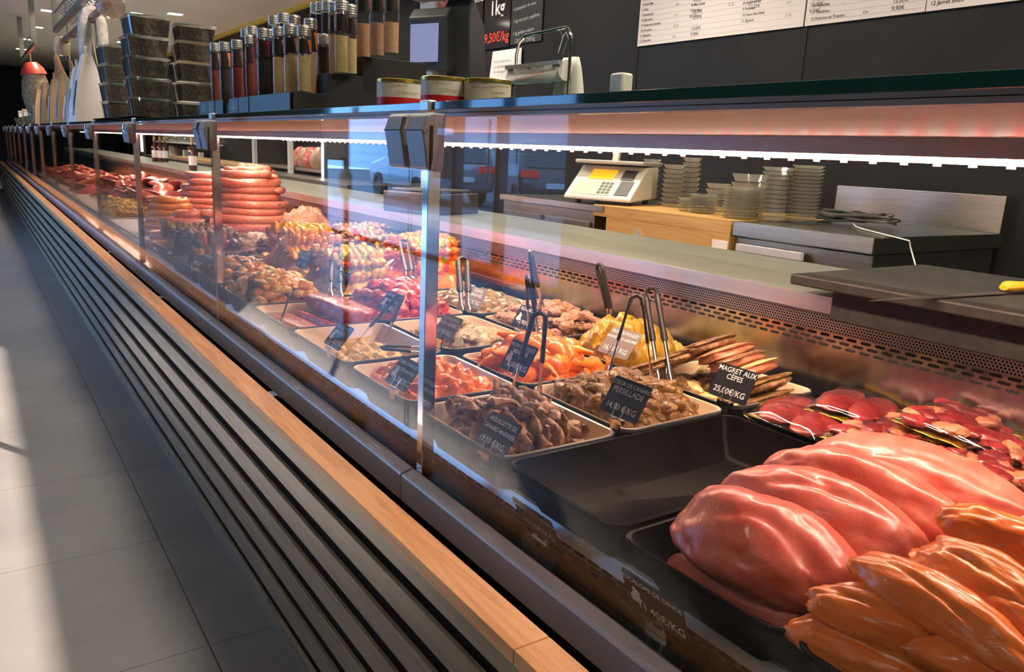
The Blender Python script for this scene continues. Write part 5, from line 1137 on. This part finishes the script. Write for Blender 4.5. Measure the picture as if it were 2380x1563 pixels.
# ================================================================== PRICE CARDS
def price_card(px, py, X, lines, label, tilt=38, yaw=0, w_=.098, h_=.070, mat=None, icon=False, ink=None, roll=0):
    p = at(px, py, 0, X); t = thing('price_card', label, 'price card', p, radians(yaw)); a = radians(tilt)
    R_ = Matrix.Rotation(a, 3, 'Y') @ Matrix.Rotation(radians(roll), 3, 'X')
    m = MB(); P = []
    for x_ in (0, .0016): P.append([tuple(R_ @ Vector((x_, q[0], q[1]))) for q in rrect(-w_/2, w_/2, -h_/2, h_/2, .005, 0, 3)])
    m.loft(P); build('card', m, mat or CARD, t, smooth=False)
    if lines:
        m = MB(); n = len(lines); xd = R_ @ Vector((0, -1, 0)); yd = R_ @ Vector((0, 0, 1))
        for i, s_ in enumerate(lines):
            last = i == n-1; sz = min(.019 if last else .0165, w_*.94/max(6, len(s_))/.56)*(w_/.10)**.3
            zz = h_/2-.017-i*(h_-.022)/max(1, n-1)*.82 if n > 1 else 0
            if not last: zz = h_/2-.016-i*.016
            else: zz = -h_/2+.012
            m.text(s_, sz, R_ @ Vector((-.0006, -(.010 if (icon and last) else 0), zz)), xd, yd, bold=.012)
        build('lettering', m, ink or CHALK, t, smooth=False)
    if icon:
        m = MB(); pts = [(-.006, -.010), (.010, -.010), (.013, -.002), (.008, .004), (.004, .012), (.007, .014), (.002, .016), (-.004, .011), (-.009, .008), (-.005, .004), (-.010, -.003)]
        m.loft([[tuple(R_ @ Vector((x_, w_*.30+p_[0], p_[1]-.006))) for p_ in pts] for x_ in (-.0008, 0)]); build('bird_icon', m, ink or CHALK, t, smooth=False)
    m = MB()
    for s_ in (-.012, .012): m.tube([tuple(R_ @ Vector((-.002, s_, -h_*.18))), tuple(R_ @ Vector((-.002, s_, -h_*.55)))], .0012, 6)
    bp = R_ @ Vector((-.001, 0, -h_*.55)); m.box(bp.x-.004, -.020, bp.z-.008, bp.x+.006, .020, bp.z); m.box(bp.x-.002, -.012, bp.z-.026, bp.x+.002, .012, bp.z-.008); build('chrome_holder', m, CHROME, t, smooth=False)
    return t
price_card(1155, 1010, .748, ['AIGUILLETTE DE', 'CANARD MARINÉE', '19,90 €/KG'], 'black price card reading AIGUILLETTE DE CANARD MARINÉE 19,90 €/KG')
price_card(1454, 928, 1.030, ['COEUR DE CANARD', 'PERSILLADE', '14,90 €/KG'], 'black price card reading COEUR DE CANARD PERSILLADE 14,90 €/KG', 30, icon=False, w_=.105, h_=.078)
price_card(1703, 892, 1.365, ['MAGRET AUX', 'CÈPES', '25,00€/KG'], 'black price card reading MAGRET AUX CÈPES 25,00€/KG', 26, w_=.105, h_=.078)
price_card(1205, 832, 1.040, ['PILON DE POULET', 'MARINÉ', '8,90€/KG'], 'price card reading PILON DE POULET MARINÉ in front of the orange drumsticks', 30, icon=True, w_=.105, h_=.078)
price_card(1440, 797, 1.335, ['FILET DE POULET', 'MARINÉ AUX AGRUMES', '16,90€/KG'], 'grey price card before the yellow citrus chicken', 40, w_=.11, h_=.08, mat=CARDG)
price_card(937, 868, .745, ['CUISSE DE POULET', 'DÉSOSSÉE MARINÉE', '16,00€/KG'], 'black price card reading DÉSOSSÉE MARINÉE 16,00€ behind the chrome post', 38, icon=True)
price_card(787, 781, .745, ['FILET DE PORC', 'MARINÉ', '17,00€/KG'], 'black price card reading FILET DE PORC MARINÉ on the half empty tray', 40, icon=True)
price_card(664, 713, .745, [], 'slate price card seen edge lit on the glazed rib tray', 18, h_=.085, w_=.09, yaw=-25)
price_card(582, 668, .748, [], 'slate price card turned away on the golden chicken tray', 8, h_=.085, w_=.08, yaw=-32)
price_card(905, 703, 1.030, ['RÔTI DE PORC', 'SAUCE BARBECUE', '18,90€/KG'], 'black price card behind the tongs handle, by the red meat chunks', 38, icon=True)
price_card(1040, 760, 1.030, ['FILET DE PORC', 'AUX HERBES', '13,90€/KG'], 'pinkish grey price card on the herb crusted fillets', 38, mat=CARDG)
price_card(1105, 692, 1.350, ['GÉSIERS', 'MARINÉS', '9,90€/KG'], 'pale grey price card by the olive brown offal', 30, mat=CARDG)
price_card(1222, 738, 1.350, ['ROGNONS', '12,90€/KG'], 'dark price card half hidden behind the tongs at the back', 30, icon=True)
price_card(795, 655, 1.035, ['BROCHETTE', 'DE DINDE', '15,90€/KG'], 'slate blue price card in front of the pale yellow skewers', 24)
price_card(705, 604, 1.040, ['BROCHETTE', 'BARBECUE', '16,90€/KG'], 'small dark price card among the golden skewers', 20, w_=.12)
price_card(713, 549, 1.350, ['BROCHETTE', 'PROVENÇALE', '17,90€/KG'], 'small dark price card at the back, above the yellow skewers', 20, w_=.12)
price_card(672, 591, 1.20, ['FILET', '14,90€'], 'small pinkish grey price card lying on the golden skewers', 55, mat=CARDG, w_=.12)
price_card(479, 533, 1.00, ['SAUCISSE', '9,90€/KG'], 'dark upright price card between the sausage piles', 8, w_=.10, h_=.14)
price_card(412, 566, .755, [], 'slate price card before the brown skewers, nearest the sausages', 15, w_=.13, h_=.12, yaw=-25)
price_card(447, 585, .760, [], 'slate price card before the brown skewers, right one of two', 12, w_=.11, h_=.11, yaw=-25)
price_card(470, 606, .742, ['BROCHETTE', 'MERGUEZ'], 'black price card with white letters lying on the skewer tray', 60, w_=.15, h_=.08)
price_card(1246, 1216, .722, ['MAGRET DE CANARD', '19,20€/KG'], 'black price card reading MAGRET DE CANARD hanging before the empty tray', -25, w_=.11, h_=.062, ink=plain('dim_chalk', (.55, .52, .48), .7))
price_card(1520, 1408, .706, ['ESCALOPE DE DINDE', '', '11,40€/KG'], 'black price card reading ESCALOPE DE DINDE 11,40€/KG below the turkey', -20, w_=.115, h_=.070, icon=True, ink=plain('grey_chalk', (.80, .76, .72), .7))

# ================================================================== TONGS
def tongs(apex, tips, label, grip=.55, r=.0075, name='serving_tongs'):
    """apex: hinge point; tips: the two blade ends"""
    A = Vector(apex); t = thing(name, label, 'tongs', A)
    mid = sum((Vector(q) for q in tips), Vector())/len(tips)-A; dn = mid.normalized()
    sd = (Vector(tips[0])-Vector(tips[-1])); sd = (sd-dn*sd.dot(dn)).normalized() if len(tips) > 1 and sd.length > .001 else dn.orthogonal().normalized()
    m = MB(); m.tube([tuple(sd*.016+dn*.02), tuple(sd*.013+dn*.004), tuple(-dn*.003), tuple(-sd*.013+dn*.004), tuple(-sd*.016+dn*.02)], .0055, 8, flat=1.0); build('hinge', m, GRIP, t)
    for k, q in enumerate(tips):
        s_ = (1 if k == 0 else -1); e = Vector(q)-A; b0_ = sd*s_*.015+dn*.012; g = b0_.lerp(e, grip)
        m = MB(); m.tube([tuple(b0_), tuple(b0_.lerp(g, .1)), tuple(b0_.lerp(g, .5)), tuple(b0_.lerp(g, .95)), tuple(g)], [r*.7, r, r*.85, r*1.05, r*.8], 10, flat=.6); build('grip', m, GRIP, t)
        m = MB(); m.tube([tuple(g), tuple(g.lerp(e, .5)), tuple(g.lerp(e, .75)), tuple(g.lerp(e, .92)), tuple(e)], [r*.62, r*.62, r*1.15, r*1.45, r*.7], 10, flat=.35); build('steel_arm', m, CHROME, t)
    return t
def A3(px, py, X): return at(px, py, 0, X)
def TZ(px, py, z=.67): return at(px, py, 2, z)
def tg(apx, tipx, X, label, z=.66, **k):
    tips = [TZ(q[0], q[1], q[2] if len(q) > 2 else z) for q in tipx]; return tongs(A3(apx[0], apx[1], X), tips, label, **k)
tg((1255, 730), ((1186, 925), (1253, 922)), .96, 'black handled tongs standing in the duck strip tray', .665)
tg((1480, 690), ((1413, 868), (1515, 880)), 1.30, 'thin black handled tongs standing behind the duck hearts', .68, r=.005)
tg((1512, 672), ((1532, 885), (1562, 892)), 1.40, 'thick black handled tongs standing beside the sliced duck breasts', .66, r=.009)
tg((1392, 616), ((1418, 740), (1424, 742)), 1.52, 'black handled tongs sticking out of the yellow citrus chicken', .72, r=.010, grip=.8)
tg((1232, 590), ((1252, 800), (1262, 720)), 1.20, 'black handled tongs standing farthest back behind the drumsticks', .70, r=.008)
tg((1226, 645), ((1228, 770), (1256, 800)), 1.18, 'black handled tongs crossing the back pair behind the drumsticks', .71, r=.006)
tg((1076, 600), ((1072, 722), (1088, 722)), 1.30, 'broad black handled tongs standing right of the chrome post', .71, r=.011, grip=.65)
tg((928, 690), ((812, 815), (893, 797)), .93, 'black handled tongs leaning in the half empty mustard tray', .605, grip=.5)
tg((782, 570), ((768, 688), (792, 690)), 1.15, 'long blue-lit tongs standing in the pale yellow skewers', .70, r=.009, grip=.75)
tg((940, 560), ((950, 650), (962, 648)), 1.40, 'black handled tongs just left of the chrome post at the back', .74, r=.009, grip=.8)
tongs(TZ(890, 808, .672), [TZ(1008, 806, .668), TZ(1012, 822, .668)], 'black handled tongs lying flat across the rim of the half empty tray', r=.008, grip=.5)

# ================================================================== CUSTOMER SIDE, MIRRORED IN THE GLASS
t = thing('hand_gel_stand', 'hand gel dispenser on a pole stand, mirrored in the front glass', 'dispenser', (-.62, 4.62, 0), radians(15))
LB = plain('pale_blue_plastic', (.45, .58, .75), .4); m = MB(); m.tube([(0, 0, 0), (0, 0, 1.15)], .018, 10); m.lathe([(.17, 0), (.17, .012), (.02, .02)], 24); build('pole', m, STEELD, t)
m = MB(); m.box(-.01, -.08, .88, .01, .08, 1.42); build('back_plate', m, LB, t, smooth=False, bevel=.004)
m = MB(); m.prism([(.01, 1.10), (.11, 1.10), (.13, 1.13), (.13, 1.31), (.10, 1.35), (.01, 1.35)], 1, -.06, .06); build('dispenser_case', m, LB, t, smooth=False, bevel=.008)
m = MB(); m.box(.128, -.02, 1.20, .133, .02, 1.32); build('level_window', m, GRIP, t, smooth=False)
t = thing('gel_bottle', 'clear pump bottle hanging on the gel stand, mirrored in the front glass', 'bottle', (-.59, 4.55, .90)); m = MB(); m.lathe([(.035, 0), (.037, .02), (.037, .12), (.015, .15), (.012, .17)], 16); build('bottle', m, LB, t)
m = MB(); m.tube([(0, 0, .17), (0, 0, .21), (.03, 0, .21)], .006, 8); build('pump', m, GRIP, t)

# ================================================================== STAFF SIDE, FAR LEFT BACKGROUND
GW = plain('white_door_frame', (.50, .52, .50), .5)
X = 2.75
def Y2(px, X=X, py=420): return at(px, py, 0, X).y
t = thing('ageing_fridge', 'glass fronted meat fridge with hanging beef and lit LED edge', 'fridge', (X, Y2(750), 0)); W_ = Y2(590)-Y2(750)
m = MB(); m.box(.03, 0, 0, .65, W_, .10); m.box(.60, 0, .1, .65, W_, 1.95); m.box(.03, -.04, 0, .65, 0, 2.0); m.box(.03, W_, 0, .65, W_+.04, 2.0); m.box(.03, 0, 1.93, .65, W_, 2.0); build('cabinet', m, plain('fridge_dark', (.05, .045, .04), .4), t, smooth=False)
for y_ in (-.04, W_*.42, W_-.03): m = MB(); m.box(0, y_, 0, .04, y_+.07, 2.0); build('door_frame', m, GW if y_ > 0 else STEELD, t, smooth=False)
m = MB(); m.box(.05, 0, .92, .6, W_, .95); m.box(.05, 0, .55, .6, W_, .57); build('shelf', m, STEEL, t, smooth=False)
m = MB(); m.box(-.006, -.016, .55, 0, .014, 1.35); build('led_edge', m, plain('cold_led', (1, 1, 1), .5, emit=(.95, .93, .85), estr=7), t, smooth=False)
for k in range(4):
    tag(lobe('beef_rib_joint', RAWR if k % 2 else meat('aged_beef', (.30, .16, .10), (.48, .30, .22), (.62, .44, .34), 12), (X+.22, Y2(750)+W_*.25+k*.22, 1.02), (.14, .10, .16), (0, 0, .3*k), ['aged beef joint nearest the lit edge inside the meat fridge', 'aged beef joint second inside the meat fridge', 'aged beef joint third inside the meat fridge', 'aged beef joint at the left inside the meat fridge'][k], 'beef joint', seed=70+k, sub=4, flatb=.3))
t = thing('light_tube', 'bright vertical light tube behind the counter, left of the white shelves', 'light', (2.3, Y2(334, 2.3), .95)); m = MB(); m.tube([(0, 0, 0), (0, 0, .62)], .016, 8); build('tube', m, plain('tube_glow', (1, 1, 1), .5, emit=(.85, 1.0, .92), estr=14), t); m = MB(); m.box(.01, -.03, -.95, .05, .03, .64); build('mount', m, STEELD, t, smooth=False)
X = 3.1
for i, (py, x0, x1, lb) in enumerate(((331, 362, 462, 'upper white wall shelf with crumpled bags, seen through the glass'), (368, 362, 470, 'lower white wall shelf with papers, seen through the glass'))):
    ya_, yb_ = Y2(x1, X, py), Y2(x0, X, py); z_ = at((x0+x1)/2, py, 0, X).z; t = thing('wall_shelf', lb, 'shelf', (X, (ya_+yb_)/2, z_))
    m = MB(); m.box(0, -(yb_-ya_)/2, -.02, .38, (yb_-ya_)/2, 0); build('board', m, plain('shelf_white', (.75, .76, .74), .5), t, smooth=False)
    m = MB(); m.box(.30, -(yb_-ya_)/2+.1, -.12, .38, -(yb_-ya_)/2+.13, -.02); m.box(.30, (yb_-ya_)/2-.13, -.12, .38, (yb_-ya_)/2-.1, -.02); build('brackets', m, STEELD, t, smooth=False)
    rs = random.Random(i)
    for k in range(9):
        y_ = (ya_+yb_)/2+(k-4)*(yb_-ya_)/10; m = MB(); h = rs.uniform(.12, .24)
        if i: m.box(X+.04, y_-.05, z_+.0005, X+.10, y_+.05, z_+h); o_ = build('binder', m, [PAPERW, STEELD, KRAFT][k % 3], smooth=False); tag(o_, 'upright folder standing on the lower white wall shelf', 'folder', 'folders on the lower wall shelf')
        else:
            m.bm.free(); m = blob_mb(.09, .12, .07, .4, 2.2, k, 3, 0, .6); o_ = build('crumpled_bag', m, PLAS, loc=(X+.14, y_, z_+.04)); tag(o_, 'crumpled clear bag lying on the upper white wall shelf', 'bag', 'crumpled bags on the upper wall shelf')
X = 2.6; t = thing('cardboard_box', 'long brown cardboard box behind the sausages', 'box', (X, Y2(560, X, 400), .884)); W_ = Y2(390, X, 400)-Y2(560, X, 400); zt = at(480, 374, 0, X).z
m = MB(); m.box(0, 0, 0, .45, W_, zt-.884); build('box', m, varied('cardboard', [(.4, (.36, .22, .09)), (.7, (.44, .28, .13))], 5, .8), t, smooth=False, bevel=.004)
m = MB()
for q in (.33, .66): m.box(-.001, W_*q-.004, 0, .451, W_*q+.004, zt-.883)
build('flap_seams', m, plain('cardboard_seam', (.14, .08, .03), .8), t, smooth=False)
m = MB(); m.box(2.5, 6.0, 0, 3.45, 15, .884); tag(build('back_table', m, STEELD, smooth=False, bevel=.004), 'steel table along the wall behind the sausages, under the cardboard box', 'table')
# bottles on the rear worktop
DB = plain('dark_bottle', (.05, .015, .01), .12, coat=.6)
for i, (px, py, X, lb) in enumerate(((450, 420, 1.80, 'dark wine bottle with pale label between the sausage piles'), (362, 395, 1.95, 'dark bottle second left of the labelled one, behind the sausages'), (375, 396, 2.0, 'dark bottle with amber neck, third left behind the sausages'), (386, 398, 2.05, 'dark bottle nearest the cardboard box'))):
    Y = at(px, py, 0, X).y; t = thing('wine_bottle', lb, 'bottle', (X, Y, .884)); m = MB(); m.lathe([(.034, 0), (.037, .01), (.037, .17), (.030, .20), (.014, .235), (.013, .29), (.015, .295), (.015, .31)], 20); build('glass', m, DB, t)
    m = MB(); m.lathe([(.0375, .05), (.0375, .14)], 20, caps=False); build('label', m, PAPERW, t); m = MB(); m.lathe([(.0145, .255), (.0160, .312)], 14); build('capsule', m, plain('capsule_gold', (.5, .32, .12), .4, .5), t)
